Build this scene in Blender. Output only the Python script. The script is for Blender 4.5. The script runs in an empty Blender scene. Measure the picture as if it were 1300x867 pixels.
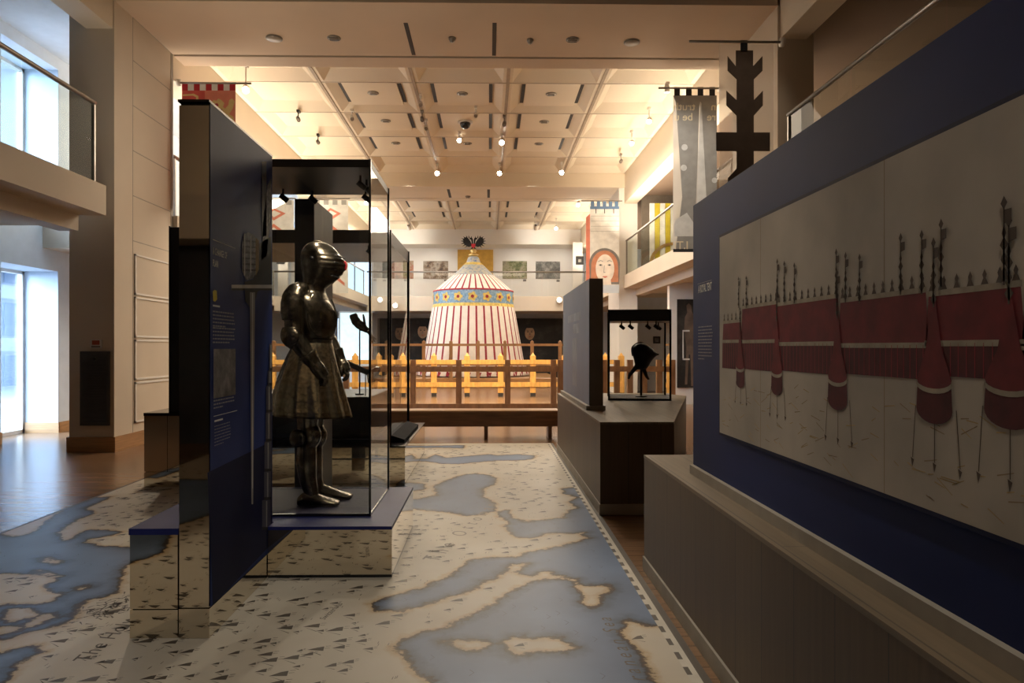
import bpy, math, random
import numpy as np
from mathutils import Vector, Matrix
random.seed(7)
S = bpy.context.scene
COL = S.collection
PI = math.pi
EYE = 1.4
F = 900.0
PPX, PPY = 636.0, 440.0
YAW = math.radians(1.0)

# ------------------------------------------------------------------ camera
cd = bpy.data.cameras.new('camera')
cam = bpy.data.objects.new('camera', cd)
COL.objects.link(cam)
cam.location = (0, 0, EYE)
cam.rotation_euler = (PI / 2, 0, -YAW)
cd.sensor_width = 36
cd.lens = F / 1300 * 36
cd.shift_x = (650 - PPX) / 1300
cd.shift_y = (PPY - 433.5) / 1300
cd.clip_start = 0.02
cd.clip_end = 300
S.camera = cam
S.view_settings.view_transform = 'Standard'
S.view_settings.look = 'None'
S.view_settings.exposure = 0.15
S.cycles.transparent_max_bounces = 32
S.cycles.max_bounces = 10
S.cycles.diffuse_bounces = 5
S.cycles.glossy_bounces = 5
S.cycles.sample_clamp_indirect = 6
S.cycles.caustics_reflective = False
S.cycles.caustics_refractive = False


# surveying: photograph measurements (pixels) -> positions in the hall (metres)
def ray(px, py):
    dx = (px - PPX) / F
    c, s = math.cos(YAW), math.sin(YAW)
    return dx * c + s, -dx * s + c, -(py - PPY) / F


def atD(px, py, D):
    x, y, z = ray(px, py)
    t = D / y
    return Vector((x * t, D, EYE + z * t))


def atX(px, py, X):
    x, y, z = ray(px, py)
    t = X / x
    return Vector((X, y * t, EYE + z * t))


def atZ(px, py, Z=0.0):
    x, y, z = ray(px, py)
    t = (Z - EYE) / z
    return Vector((x * t, y * t, Z))


# ------------------------------------------------------------------ materials
MATS = {}


def nt(name):
    m = bpy.data.materials.new(name)
    m.use_nodes = True
    t = m.node_tree
    b = t.nodes['Principled BSDF']
    return m, t, b


def mat(name, col, rough=0.5, metal=0.0, var=0.06, scale=6.0, bump=0.0, bscale=40.0, spec=0.5, emit=None, estr=0.0, stretch=None, coat=0.0):
    """principled surface with a little procedural mottling"""
    m, t, b = nt(name)
    b.inputs['Roughness'].default_value = rough
    b.inputs['Metallic'].default_value = metal
    b.inputs['Specular IOR Level'].default_value = spec
    if coat:
        b.inputs['Coat Weight'].default_value = coat
        b.inputs['Coat Roughness'].default_value = 0.08
    tc = t.nodes.new('ShaderNodeTexCoord')
    mp = t.nodes.new('ShaderNodeMapping')
    if stretch:
        mp.inputs['Scale'].default_value = stretch
    t.links.new(tc.outputs['Object'], mp.inputs['Vector'])
    n = t.nodes.new('ShaderNodeTexNoise')
    n.inputs['Scale'].default_value = scale
    n.inputs['Detail'].default_value = 5
    t.links.new(mp.outputs['Vector'], n.inputs['Vector'])
    r = t.nodes.new('ShaderNodeValToRGB')
    lo = [max(0, c * (1 - var * 2)) for c in col]
    hi = [min(1, c * (1 + var * 2)) for c in col]
    r.color_ramp.elements[0].position = 0.3
    r.color_ramp.elements[1].position = 0.7
    r.color_ramp.elements[0].color = (*lo, 1)
    r.color_ramp.elements[1].color = (*hi, 1)
    t.links.new(n.outputs['Fac'], r.inputs['Fac'])
    t.links.new(r.outputs['Color'], b.inputs['Base Color'])
    if bump:
        n2 = t.nodes.new('ShaderNodeTexNoise')
        n2.inputs['Scale'].default_value = bscale
        n2.inputs['Detail'].default_value = 4
        t.links.new(mp.outputs['Vector'], n2.inputs['Vector'])
        bm = t.nodes.new('ShaderNodeBump')
        bm.inputs['Strength'].default_value = bump
        bm.inputs['Distance'].default_value = 0.01
        t.links.new(n2.outputs['Fac'], bm.inputs['Height'])
        t.links.new(bm.outputs['Normal'], b.inputs['Normal'])
    if emit:
        b.inputs['Emission Color'].default_value = (*emit, 1)
        b.inputs['Emission Strength'].default_value = estr
    MATS[name] = m
    return m


def mat_wood(name, c1, c2, mortar, plank=(1.8, 0.14), rough=0.35, axis='xy', grain=1.0, rot=0.0):
    """boards: brick pattern for the planks, stretched noise for the grain"""
    m, t, b = nt(name)
    tc = t.nodes.new('ShaderNodeTexCoord')
    mp = t.nodes.new('ShaderNodeMapping')
    t.links.new(tc.outputs['Object'], mp.inputs['Vector'])
    if axis == 'vert':
        sx = t.nodes.new('ShaderNodeSeparateXYZ')
        t.links.new(tc.outputs['Object'], sx.inputs[0])
        ad = t.nodes.new('ShaderNodeMath')
        t.links.new(sx.outputs['X'], ad.inputs[0])
        t.links.new(sx.outputs['Y'], ad.inputs[1])
        cx = t.nodes.new('ShaderNodeCombineXYZ')
        t.links.new(sx.outputs['Z'], cx.inputs['X'])
        t.links.new(ad.outputs[0], cx.inputs['Y'])
        t.links.new(cx.outputs[0], mp.inputs['Vector'])
    else:
        mp.inputs['Rotation'].default_value = (0, 0, rot)
    br = t.nodes.new('ShaderNodeTexBrick')
    br.inputs['Scale'].default_value = 1.0
    br.inputs['Brick Width'].default_value = plank[0]
    br.inputs['Row Height'].default_value = plank[1]
    br.inputs['Mortar Size'].default_value = 0.003
    br.inputs['Color1'].default_value = (*c1, 1)
    br.inputs['Color2'].default_value = (*c2, 1)
    br.inputs['Mortar'].default_value = (*mortar, 1)
    t.links.new(mp.outputs['Vector'], br.inputs['Vector'])
    n = t.nodes.new('ShaderNodeTexNoise')
    n.inputs['Scale'].default_value = 3.0
    n.inputs['Detail'].default_value = 6
    mp2 = t.nodes.new('ShaderNodeMapping')
    mp2.inputs['Scale'].default_value = (0.6, 14, 14)
    t.links.new(mp.outputs['Vector'], mp2.inputs['Vector'])
    t.links.new(mp2.outputs['Vector'], n.inputs['Vector'])
    mx = t.nodes.new('ShaderNodeMixRGB')
    mx.blend_type = 'OVERLAY'
    mx.inputs['Fac'].default_value = 0.35 * grain
    t.links.new(br.outputs['Color'], mx.inputs['Color1'])
    t.links.new(n.outputs['Fac'], mx.inputs['Color2'])
    t.links.new(mx.outputs['Color'], b.inputs['Base Color'])
    b.inputs['Roughness'].default_value = rough
    MATS[name] = m
    return m


def mat_emit(name, col, s):
    m, t, b = nt(name)
    b.inputs['Base Color'].default_value = (*col, 1)
    b.inputs['Emission Color'].default_value = (*col, 1)
    b.inputs['Emission Strength'].default_value = s
    MATS[name] = m
    return m


def mat_glass(name, tint=(1, 1, 1), refl=1.0, ior=1.5):
    """thin sheet of glass: clear, with fresnel reflection"""
    m = bpy.data.materials.new(name)
    m.use_nodes = True
    t = m.node_tree
    t.nodes.clear()
    o = t.nodes.new('ShaderNodeOutputMaterial')
    tr = t.nodes.new('ShaderNodeBsdfTransparent')
    tr.inputs['Color'].default_value = (*tint, 1)
    gl = t.nodes.new('ShaderNodeBsdfGlossy')
    gl.inputs['Roughness'].default_value = 0.01
    fr = t.nodes.new('ShaderNodeFresnel')
    fr.inputs['IOR'].default_value = ior
    ml = t.nodes.new('ShaderNodeMath')
    ml.operation = 'MULTIPLY'
    ml.inputs[1].default_value = refl
    mx = t.nodes.new('ShaderNodeMixShader')
    t.links.new(fr.outputs[0], ml.inputs[0])
    t.links.new(ml.outputs[0], mx.inputs[0])
    t.links.new(tr.outputs[0], mx.inputs[1])
    t.links.new(gl.outputs[0], mx.inputs[2])
    t.links.new(mx.outputs[0], o.inputs[0])
    MATS[name] = m
    return m


def mat_sheer(name, col, alpha):
    """thin woven cloth that lets some light through"""
    m = bpy.data.materials.new(name)
    m.use_nodes = True
    t = m.node_tree
    t.nodes.clear()
    o = t.nodes.new('ShaderNodeOutputMaterial')
    tr = t.nodes.new('ShaderNodeBsdfTransparent')
    df = t.nodes.new('ShaderNodeBsdfDiffuse')
    df.inputs['Color'].default_value = (*col, 1)
    tl = t.nodes.new('ShaderNodeBsdfTranslucent')
    tl.inputs['Color'].default_value = (*col, 1)
    m1 = t.nodes.new('ShaderNodeMixShader')
    m1.inputs[0].default_value = 0.4
    m2 = t.nodes.new('ShaderNodeMixShader')
    m2.inputs[0].default_value = alpha
    t.links.new(df.outputs[0], m1.inputs[1])
    t.links.new(tl.outputs[0], m1.inputs[2])
    t.links.new(tr.outputs[0], m2.inputs[1])
    t.links.new(m1.outputs[0], m2.inputs[2])
    t.links.new(m2.outputs[0], o.inputs[0])
    MATS[name] = m
    return m


def mat_photo(name, cols, scale=4.0):
    """a printed photograph seen from far away: blotches of colour"""
    m, t, b = nt(name)
    tc = t.nodes.new('ShaderNodeTexCoord')
    n = t.nodes.new('ShaderNodeTexNoise')
    n.inputs['Scale'].default_value = scale
    n.inputs['Detail'].default_value = 8
    n.inputs['Roughness'].default_value = 0.7
    t.links.new(tc.outputs['Object'], n.inputs['Vector'])
    r = t.nodes.new('ShaderNodeValToRGB')
    k = len(cols)
    while len(r.color_ramp.elements) < k:
        r.color_ramp.elements.new(0.5)
    for i, c in enumerate(cols):
        r.color_ramp.elements[i].position = 0.32 + 0.36 * i / (k - 1)
        r.color_ramp.elements[i].color = (*c, 1)
    t.links.new(n.outputs['Fac'], r.inputs['Fac'])
    t.links.new(r.outputs['Color'], b.inputs['Base Color'])
    b.inputs['Roughness'].default_value = 0.6
    MATS[name] = m
    return m


mat('plaster', (0.64, 0.56, 0.46), 0.8, var=0.02, scale=1.2)
mat('plaster_white', (0.80, 0.78, 0.75), 0.75, var=0.015, scale=1.0)
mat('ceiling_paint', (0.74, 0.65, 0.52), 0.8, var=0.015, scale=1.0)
mat('ceiling_near_shaded', (0.60, 0.48, 0.37), 0.85, var=0.02, scale=1.0)  # same ceiling paint, with the weaker near light put into its colour
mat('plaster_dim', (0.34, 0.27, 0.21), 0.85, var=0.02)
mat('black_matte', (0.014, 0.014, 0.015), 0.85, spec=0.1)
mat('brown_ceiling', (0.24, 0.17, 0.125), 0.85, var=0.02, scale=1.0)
mat('slot_black', (0.015, 0.013, 0.012), 0.6)
mat('track_brown', (0.36, 0.28, 0.20), 0.5)
mat('daylit_wall', (0.60, 0.66, 0.74), 0.8, var=0.02)  # pale plaster with the blue of window daylight put into its colour
mat_wood('floor_wood', (0.20, 0.115, 0.06), (0.25, 0.145, 0.08), (0.08, 0.05, 0.03), (1.6, 0.11), 0.25)
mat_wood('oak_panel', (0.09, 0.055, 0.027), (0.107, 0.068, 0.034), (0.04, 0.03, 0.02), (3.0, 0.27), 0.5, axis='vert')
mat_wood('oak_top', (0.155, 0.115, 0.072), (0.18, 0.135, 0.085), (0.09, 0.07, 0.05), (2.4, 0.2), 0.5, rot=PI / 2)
mat('oak_skirting', (0.42, 0.23, 0.10), 0.45, var=0.10, scale=3, stretch=(1, 1, 12))
mat('pale_skirting', (0.34, 0.31, 0.26), 0.6)
mat('mirror', (0.72, 0.65, 0.53), 0.025, 1.0, var=0.0)
mat('black_gloss', (0.008, 0.008, 0.010), 0.12, var=0.0)
mat('black_satin', (0.010, 0.010, 0.012), 0.4, var=0.1)
mat('black_metal', (0.02, 0.02, 0.022), 0.4, 0.3)
mat('navy_title', (0.020, 0.040, 0.17), 0.55, var=0.12, scale=1.3, spec=0.2)
mat('letter_tan', (0.78, 0.70, 0.52), 0.8)
mat('navy_print', (0.0105, 0.022, 0.105), 0.6, var=0.10, scale=1.3, spec=0.18)
mat('navy_dark', (0.008, 0.012, 0.045), 0.6, var=0.10, scale=1.5, spec=0.15)
mat('navy_shelf', (0.014, 0.020, 0.12), 0.45, spec=0.25)
mat('navy_deck', (0.022, 0.022, 0.055), 0.6)
mat('grey_blue', (0.15, 0.19, 0.29), 0.5, var=0.08, scale=1.2)
mat('grey_brown', (0.17, 0.14, 0.11), 0.6)
mat('steel_dark', (0.19, 0.165, 0.125), 0.26, 1.0, var=0.30, scale=14, bump=0.16, bscale=45)
mat('steel_etched', (0.40, 0.34, 0.23), 0.25, 1.0, var=0.16, scale=40, bump=0.12, bscale=70)
mat('steel_bright', (0.5, 0.5, 0.5), 0.22, 1.0)
mat('rail_steel', (0.30, 0.27, 0.24), 0.35, 0.8)
mat('iron_black', (0.012, 0.011, 0.011), 0.35, 0.4)
mat('leather_black', (0.014, 0.012, 0.011), 0.6)
mat('red_plume', (0.35, 0.01, 0.02), 0.6)
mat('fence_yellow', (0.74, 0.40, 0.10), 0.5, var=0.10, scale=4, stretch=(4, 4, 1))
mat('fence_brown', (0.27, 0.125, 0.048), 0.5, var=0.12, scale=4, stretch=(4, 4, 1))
mat('fence_shaded', (0.36, 0.19, 0.08), 0.5, var=0.12, scale=4)  # shade on the rear fence is put into this colour
mat('foot_black', (0.03, 0.025, 0.02), 0.6)
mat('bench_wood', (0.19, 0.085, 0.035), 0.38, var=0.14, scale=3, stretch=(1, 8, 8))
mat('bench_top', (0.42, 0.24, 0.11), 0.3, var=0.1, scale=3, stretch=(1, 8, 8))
mat('tent_cream', (0.80, 0.74, 0.66), 0.85, var=0.03)
mat('tent_red', (0.30, 0.025, 0.04), 0.8)
mat_photo('tent_blue', [(0.10, 0.22, 0.38), (0.22, 0.36, 0.50), (0.45, 0.58, 0.66)], 14)
mat_photo('tent_trellis', [(0.08, 0.13, 0.28), (0.30, 0.34, 0.38), (0.52, 0.47, 0.34), (0.14, 0.21, 0.36)], 9)
mat('tent_gold', (0.66, 0.48, 0.12), 0.6, var=0.15, scale=10)
mat('gold', (0.55, 0.38, 0.14), 0.35, 0.8)
mat('gold_panel', (0.62, 0.36, 0.06), 0.6)
mat('cloth_white', (0.74, 0.72, 0.68), 0.85)
mat('cloth_red', (0.55, 0.09, 0.07), 0.85)
mat('cloth_crimson', (0.42, 0.02, 0.03), 0.85)
mat('cloth_gold', (0.62, 0.46, 0.20), 0.8)
mat('cloth_salmon', (0.66, 0.22, 0.15), 0.85)
mat_sheer('cloth_sheer', (0.80, 0.70, 0.58), 0.62)
mat_sheer('cloth_grey', (0.74, 0.72, 0.68), 0.88)
mat('print_brown', (0.10, 0.072, 0.055), 0.85)
mat('print_black', (0.02, 0.02, 0.022), 0.7)
mat('print_grey', (0.20, 0.19, 0.18), 0.8)
mat('print_midgrey', (0.34, 0.33, 0.31), 0.8)
mat('print_white', (0.70, 0.70, 0.68), 0.7)
mat('print_dim', (0.30, 0.31, 0.34), 0.7)
mat('print_yellow', (0.55, 0.45, 0.03), 0.7)
mat('print_bluecloth', (0.12, 0.20, 0.34), 0.8)
mat('skin_pale', (0.86, 0.78, 0.70), 0.8)
mat('skin_portrait', (0.48, 0.32, 0.20), 0.7, var=0.12, scale=5)
mat('hair_auburn', (0.56, 0.24, 0.14), 0.8)
mat('parchment', (0.45, 0.405, 0.34), 0.75, var=0.10, scale=2.6)
mat('parchment_ochre', (0.42, 0.30, 0.14), 0.8, var=0.15, scale=9)
mat('parchment_line', (0.27, 0.20, 0.12), 0.8)
mat('pav_red', (0.155, 0.013, 0.018), 0.8, var=0.14, scale=16)
mat('pav_dark', (0.085, 0.010, 0.013), 0.8, var=0.16, scale=16)
mat('pav_trim', (0.36, 0.31, 0.24), 0.8, var=0.1, scale=20)
mat('ink', (0.05, 0.04, 0.035), 0.7)
mat('louvre', (0.055, 0.055, 0.06), 0.5)
mat('sign_red', (0.45, 0.09, 0.05), 0.6)
mat('fixture_white', (0.70, 0.66, 0.60), 0.4)
mat('fixture_grey', (0.25, 0.22, 0.19), 0.4, 0.3)
mat_emit('lamp_on', (1.0, 0.92, 0.78), 60)
mat_emit('lamp_soft', (1.0, 0.90, 0.74), 6)
mat('lamp_off', (0.35, 0.30, 0.25), 0.3)
mat_glass('glass', (0.97, 0.985, 0.98), 1.0)
mat_glass('glass_green', (0.86, 0.92, 0.88), 0.07)
mat_glass('glass_window', (0.92, 0.96, 1.0), 0.6)
mat('building_brick', (0.30, 0.33, 0.38), 0.8, var=0.08)
mat('building_band', (0.55, 0.58, 0.62), 0.8)
mat('building_glass', (0.06, 0.12, 0.22), 0.15)
mat('pavement', (0.45, 0.46, 0.47), 0.9)
mat_photo('photo_green', [(0.03, 0.035, 0.02), (0.14, 0.16, 0.06), (0.35, 0.32, 0.22), (0.10, 0.09, 0.07)], 3.2)
mat_photo('photo_brown', [(0.04, 0.03, 0.03), (0.22, 0.15, 0.10), (0.45, 0.40, 0.34), (0.15, 0.10, 0.08)], 3.6)
mat_photo('photo_red', [(0.08, 0.05, 0.04), (0.36, 0.13, 0.08), (0.42, 0.34, 0.24), (0.20, 0.22, 0.12)], 3.0)
mat_photo('photo_grey', [(0.03, 0.03, 0.03), (0.16, 0.16, 0.15), (0.42, 0.41, 0.38)], 3.4)
mat_photo('tapestry_black', [(0.008, 0.008, 0.009), (0.016, 0.015, 0.014), (0.05, 0.045, 0.04)], 1.6)
mat_photo('armour_print', [(0.02, 0.02, 0.022), (0.14, 0.14, 0.15), (0.50, 0.50, 0.52)], 26)
mat_photo('close_up_print', [(0.05, 0.045, 0.045), (0.14, 0.13, 0.125), (0.28, 0.26, 0.25)], 8)
mat('window_glow', (0.8, 0.9, 0.95), 0.5, emit=(0.55, 0.85, 1.0), estr=0.9)  # glows in place of daylight from the end window


# ------------------------------------------------------------------ mesh builder
class MB:
    def __init__(s):
        s.v, s.f, s.m, s.sm = [], [], [], []

    def add(s, vs, fs, mi=0, smooth=False):
        o = len(s.v)
        s.v += [tuple(p) for p in vs]
        for f in fs:
            s.f.append(tuple(o + i for i in f))
            s.m.append(mi)
            s.sm.append(smooth)
        return s

    def box(s, a, b, mi=0):
        x0, y0, z0 = (min(a[i], b[i]) for i in range(3))
        x1, y1, z1 = (max(a[i], b[i]) for i in range(3))
        v = [(x0, y0, z0), (x1, y0, z0), (x1, y1, z0), (x0, y1, z0), (x0, y0, z1), (x1, y0, z1), (x1, y1, z1), (x0, y1, z1)]
        return s.add(v, [(0, 3, 2, 1), (4, 5, 6, 7), (0, 1, 5, 4), (1, 2, 6, 5), (2, 3, 7, 6), (3, 0, 4, 7)], mi)

    def bbox(s, a, b, r=0.01, mi=0):
        """box with its vertical edges and top edges chamfered"""
        x0, y0, z0 = (min(a[i], b[i]) for i in range(3))
        x1, y1, z1 = (max(a[i], b[i]) for i in range(3))
        def ring(i, z):
            return [(x0 + i + r, y0 + i, z), (x1 - i - r, y0 + i, z), (x1 - i, y0 + i + r, z), (x1 - i, y1 - i - r, z),
                    (x1 - i - r, y1 - i, z), (x0 + i + r, y1 - i, z), (x0 + i, y1 - i - r, z), (x0 + i, y0 + i + r, z)]
        rs = [ring(r, z0), ring(0, z0 + r), ring(0, z1 - r), ring(r, z1)]
        v = [p for q in rs for p in q]
        f = [tuple(range(7, -1, -1)), tuple(range(24, 32))]
        for k in range(3):
            for i in range(8):
                j = (i + 1) % 8
                f.append((k * 8 + i, k * 8 + j, k * 8 + 8 + j, k * 8 + 8 + i))
        return s.add(v, f, mi)

    def quad(s, a, b, c, d, mi=0):
        return s.add([a, b, c, d], [(0, 1, 2, 3)], mi)

    def poly(s, pts, mi=0):
        return s.add(pts, [tuple(range(len(pts)))], mi)

    def prism(s, pts, z0, z1, mi=0):
        n = len(pts)
        v = [(p[0], p[1], z0) for p in pts] + [(p[0], p[1], z1) for p in pts]
        f = [tuple(range(n - 1, -1, -1)), tuple(range(n, 2 * n))]
        f += [(i, (i + 1) % n, n + (i + 1) % n, n + i) for i in range(n)]
        return s.add(v, f, mi)

    def lathe(s, prof, c=(0, 0, 0), n=24, mi=0, smooth=True, cap=True, axis=None):
        v, f = [], []
        for r, z in prof:
            for i in range(n):
                a = 2 * PI * i / n
                v.append(Vector((r * math.cos(a), r * math.sin(a), z)))
        for k in range(len(prof) - 1):
            for i in range(n):
                j = (i + 1) % n
                f.append((k * n + i, k * n + j, k * n + n + j, k * n + n + i))
        if cap:
            f.append(tuple(range(n - 1, -1, -1)))
            f.append(tuple(range((len(prof) - 1) * n, len(prof) * n)))
        q = Vector((0, 0, 1)).rotation_difference(Vector(axis)) if axis else None
        vv = [(q @ p if q else p) + Vector(c) for p in v]
        return s.add(vv, f, mi, smooth)

    def cyl(s, a, b, r, n=12, mi=0, smooth=True, r2=None):
        a, b = Vector(a), Vector(b)
        d = (b - a)
        return s.lathe([(r, 0), (r if r2 is None else r2, d.length)], a, n, mi, smooth, True, d.normalized())

    def rings(s, rings, mi=0, smooth=True, cap=True):
        n = len(rings[0])
        v = [p for r in rings for p in r]
        f = []
        for k in range(len(rings) - 1):
            for i in range(n):
                j = (i + 1) % n
                f.append((k * n + i, k * n + j, k * n + n + j, k * n + n + i))
        if cap:
            f.append(tuple(range(n - 1, -1, -1)))
            f.append(tuple(range((len(rings) - 1) * n, len(rings) * n)))
        return s.add(v, f, mi, smooth)

    def limb(s, pts, radii, n=16, steps=6, mi=0, lame=0.0, lames=0, flat=1.0):
        """tube along a bent path with a radius per point"""
        P = [Vector(p) for p in pts]
        R = list(radii)
        out, rr = [], []
        m = len(P)
        for i in range(m - 1):
            p0, p1, p2, p3 = P[max(0, i - 1)], P[i], P[i + 1], P[min(m - 1, i + 2)]
            r0, r1, r2, r3 = R[max(0, i - 1)], R[i], R[i + 1], R[min(m - 1, i + 2)]
            for k in range(steps + (1 if i == m - 2 else 0)):
                t = k / steps
                h = lambda a, b, c, d: 0.5 * (2 * b + (c - a) * t + (2 * a - 5 * b + 4 * c - d) * t * t + (3 * b - a - 3 * c + d) * t ** 3)
                out.append(h(p0, p1, p2, p3))
                rr.append(max(0.002, h(r0, r1, r2, r3)))
        rg = []
        N = len(out)
        for i, p in enumerate(out):
            d = (out[min(N - 1, i + 1)] - out[max(0, i - 1)]).normalized()
            u = d.cross(Vector((0, 1, 0)))
            if u.length < 1e-3:
                u = d.cross(Vector((1, 0, 0)))
            u.normalize()
            w = d.cross(u).normalized()
            r = rr[i]
            if lames:
                ph = (i / (N - 1) * lames) % 1.0
                r *= 1 + lame * (ph - 0.5)
            rg.append([p + u * (r * math.cos(2 * PI * k / n)) + w * (r * flat * math.sin(2 * PI * k / n)) for k in range(n)])
        return s.rings(rg, mi)

    def slices(s, sl, n=28, mi=0, point=0.0, ridge=None, cy=0.0):
        """stack of horizontal outlines (z, back x, front x, half width)"""
        rg = []
        for z, xb, xf, w in sl:
            cx, a = (xb + xf) / 2, (xf - xb) / 2
            r = []
            for k in range(n):
                th = 2 * PI * k / n
                c, q = math.cos(th), math.sin(th)
                yy = w * q * (1 - point * max(0, c) ** 1.5)
                xx = cx + a * c
                if ridge and c > 0.0:
                    xx += ridge(z) * c
                    yy *= 1 + ridge(z) * 3
                r.append(Vector((xx, cy + yy, z)))
            rg.append(r)
        return s.rings(rg, mi)

    def text(s, txt, fn, size=1.0, mi=0, align='LEFT', shear=0.0, bold=0.0, spacing=1.0):
        """lettering; fn maps (u, v) in text units to a point"""
        cu = bpy.data.curves.new('t', 'FONT')
        cu.body = txt
        cu.size = size
        cu.align_x = align
        cu.shear = shear
        cu.offset = bold
        cu.space_character = spacing
        cu.resolution_u = 3
        ob = bpy.data.objects.new('t', cu)
        COL.objects.link(ob)
        dg = bpy.context.evaluated_depsgraph_get()
        me = ob.evaluated_get(dg).to_mesh()
        vs = [fn(v.co.x, v.co.y) for v in me.vertices]
        fs = [tuple(p.vertices) for p in me.polygons]
        ob.evaluated_get(dg).to_mesh_clear()
        bpy.data.objects.remove(ob)
        bpy.data.curves.remove(cu)
        return s.add(vs, fs, mi)

    def build(s, name, mats, parent=None, bevel=0.0):
        me = bpy.data.meshes.new(name)
        me.from_pydata(s.v, [], s.f)
        if isinstance(mats, str):
            mats = [mats]
        for m in mats:
            me.materials.append(MATS[m])
        me.polygons.foreach_set('material_index', s.m)
        me.polygons.foreach_set('use_smooth', s.sm)
        me.update()
        o = bpy.data.objects.new(name, me)
        COL.objects.link(o)
        if parent:
            o.parent = parent
            wl = Vector((0, 0, 0))
            p = parent
            M = Matrix.Identity(4)
            while p:
                M = p.matrix_basis @ M
                p = p.parent
            o.matrix_basis = M.inverted()
        if bevel:
            b = o.modifiers.new('bevel', 'BEVEL')
            b.width = bevel
            b.segments = 2
            b.limit_method = 'ANGLE'
        return o


def tag(o, label, cat, group=None, kind=None):
    o['label'] = label
    o['category'] = cat
    if group:
        o['group'] = group
    if kind:
        o['kind'] = kind
    return o


def thing(name, label, cat, loc=(0, 0, 0), rz=0.0, group=None):
    o = bpy.data.objects.new(name, None)
    COL.objects.link(o)
    o.location = loc
    o.rotation_euler = (0, 0, rz)
    o.empty_display_size = 0.1
    return tag(o, label, cat, group)


def struct(name, mb, mats, label=None, parent=None):
    o = mb.build(name, mats, parent)
    if not parent:
        o['kind'] = 'structure'
        if label:
            o['label'] = label
    return o


def dup(root, loc, rz=None, label=None, group=None):
    r = root.copy()
    COL.objects.link(r)
    r.location = loc
    if rz is not None:
        r.rotation_euler = (0, 0, rz)
    if label:
        r['label'] = label
    if group:
        r['group'] = group
    for ch in root.children:
        c = ch.copy()
        COL.objects.link(c)
        c.parent = r
        for g in ch.children:
            d = g.copy()
            COL.objects.link(d)
            d.parent = c
    return r


def area(name, loc, rot, size, power, col=(1, 0.86, 0.68), sy=None, spread=None):
    l = bpy.data.lights.new(name, 'AREA')
    l.energy = power
    l.color = col
    l.size = size
    if sy:
        l.shape = 'RECTANGLE'
        l.size_y = sy
    if spread:
        l.spread = spread
    o = bpy.data.objects.new(name, l)
    COL.objects.link(o)
    o.location = loc
    o.rotation_euler = rot
    return o


def spot(name, loc, target, power, ang=60, blend=0.6, col=(1, 0.84, 0.64), r=0.06):
    l = bpy.data.lights.new(name, 'SPOT')
    l.energy = power
    l.color = col
    l.spot_size = math.radians(ang)
    l.spot_blend = blend
    l.shadow_soft_size = r
    o = bpy.data.objects.new(name, l)
    COL.objects.link(o)
    o.location = loc
    o.rotation_euler = (Vector(target) - Vector(loc)).to_track_quat('-Z', 'Y').to_euler()
    return o


# ================================================================== SETTING
XL, XR = -4.97, 3.92          # edges of the tall hall (balcony fronts)
WL, WR = -7.0, 7.0            # outer walls behind the balconies
YB, YE = -5.0, 31.5           # wall behind the camera, far wall
ZS, ZC = 6.0, 6.4             # soffit and coffer rib heights
SLAB = 3.46                   # balcony floor level

struct('floor', MB().quad((WL - 0.7, YB, 0), (WR, YB, 0), (WR, YE, 0), (WL - 0.7, YE, 0)), 'floor_wood', 'polished brown wood strip floor')

# ---- left outer wall with deep window openings at both levels
WIN = [(10.3, 11.65), (21.2, 22.6), (25.6, 27.0)]
TH = 0.62
def left_wall(z0, z1, op0, op1, name, label):
    b = MB()
    y = YB
    for a, c in WIN:
        b.box((WL - TH, y, z0), (WL, a, z1))
        b.box((WL - TH, a, op1), (WL, c, z1))
        if op0 > z0:
            b.box((WL - TH, a, z0), (WL, c, op0))
        y = c
    b.box((WL - TH, y, z0), (WL, YE, z1))
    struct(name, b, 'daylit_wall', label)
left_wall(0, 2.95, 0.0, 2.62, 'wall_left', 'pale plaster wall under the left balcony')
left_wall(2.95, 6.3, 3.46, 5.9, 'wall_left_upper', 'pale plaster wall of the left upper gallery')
for i, (a, c) in enumerate(WIN):
    for j, (z0, z1) in enumerate(((0.0, 2.62), (3.46, 5.9))):
        b = MB().box((WL - TH + 0.03, a, z0), (WL - TH + 0.05, c, z1))
        w = struct('window_%d' % (1 + i * 2 + j), b, 'glass_window', 'tall clear window pane in the left wall')
        fb = MB()
        x0, x1 = WL - TH, WL - TH + 0.08
        fb.box((x0, a, z0), (x1, a + 0.05, z1)).box((x0, c - 0.05, z0), (x1, c, z1))
        fb.box((x0, a, z1 - 0.05), (x1, c, z1)).box((x0, a, z0), (x1, c, z0 + 0.06))
        struct('window_frame', fb, 'fixture_white', parent=w)
bb = MB()
y = YB
for a, c in WIN:
    bb.box((WL, y, 0), (WL + 0.02, a, 0.17))
    bb.box((WL - TH + 0.1, c, 0), (WL, c - 0.02, 0.17))
    bb.box((WL, c - 0.02, 0), (WL + 0.02, c + 0.02, 0.17))
    y = c
bb.box((WL, y, 0), (WL + 0.02, YE, 0.17))
struct('baseboard_left', bb, 'oak_skirting', 'wood skirting along the left outer wall')

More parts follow.
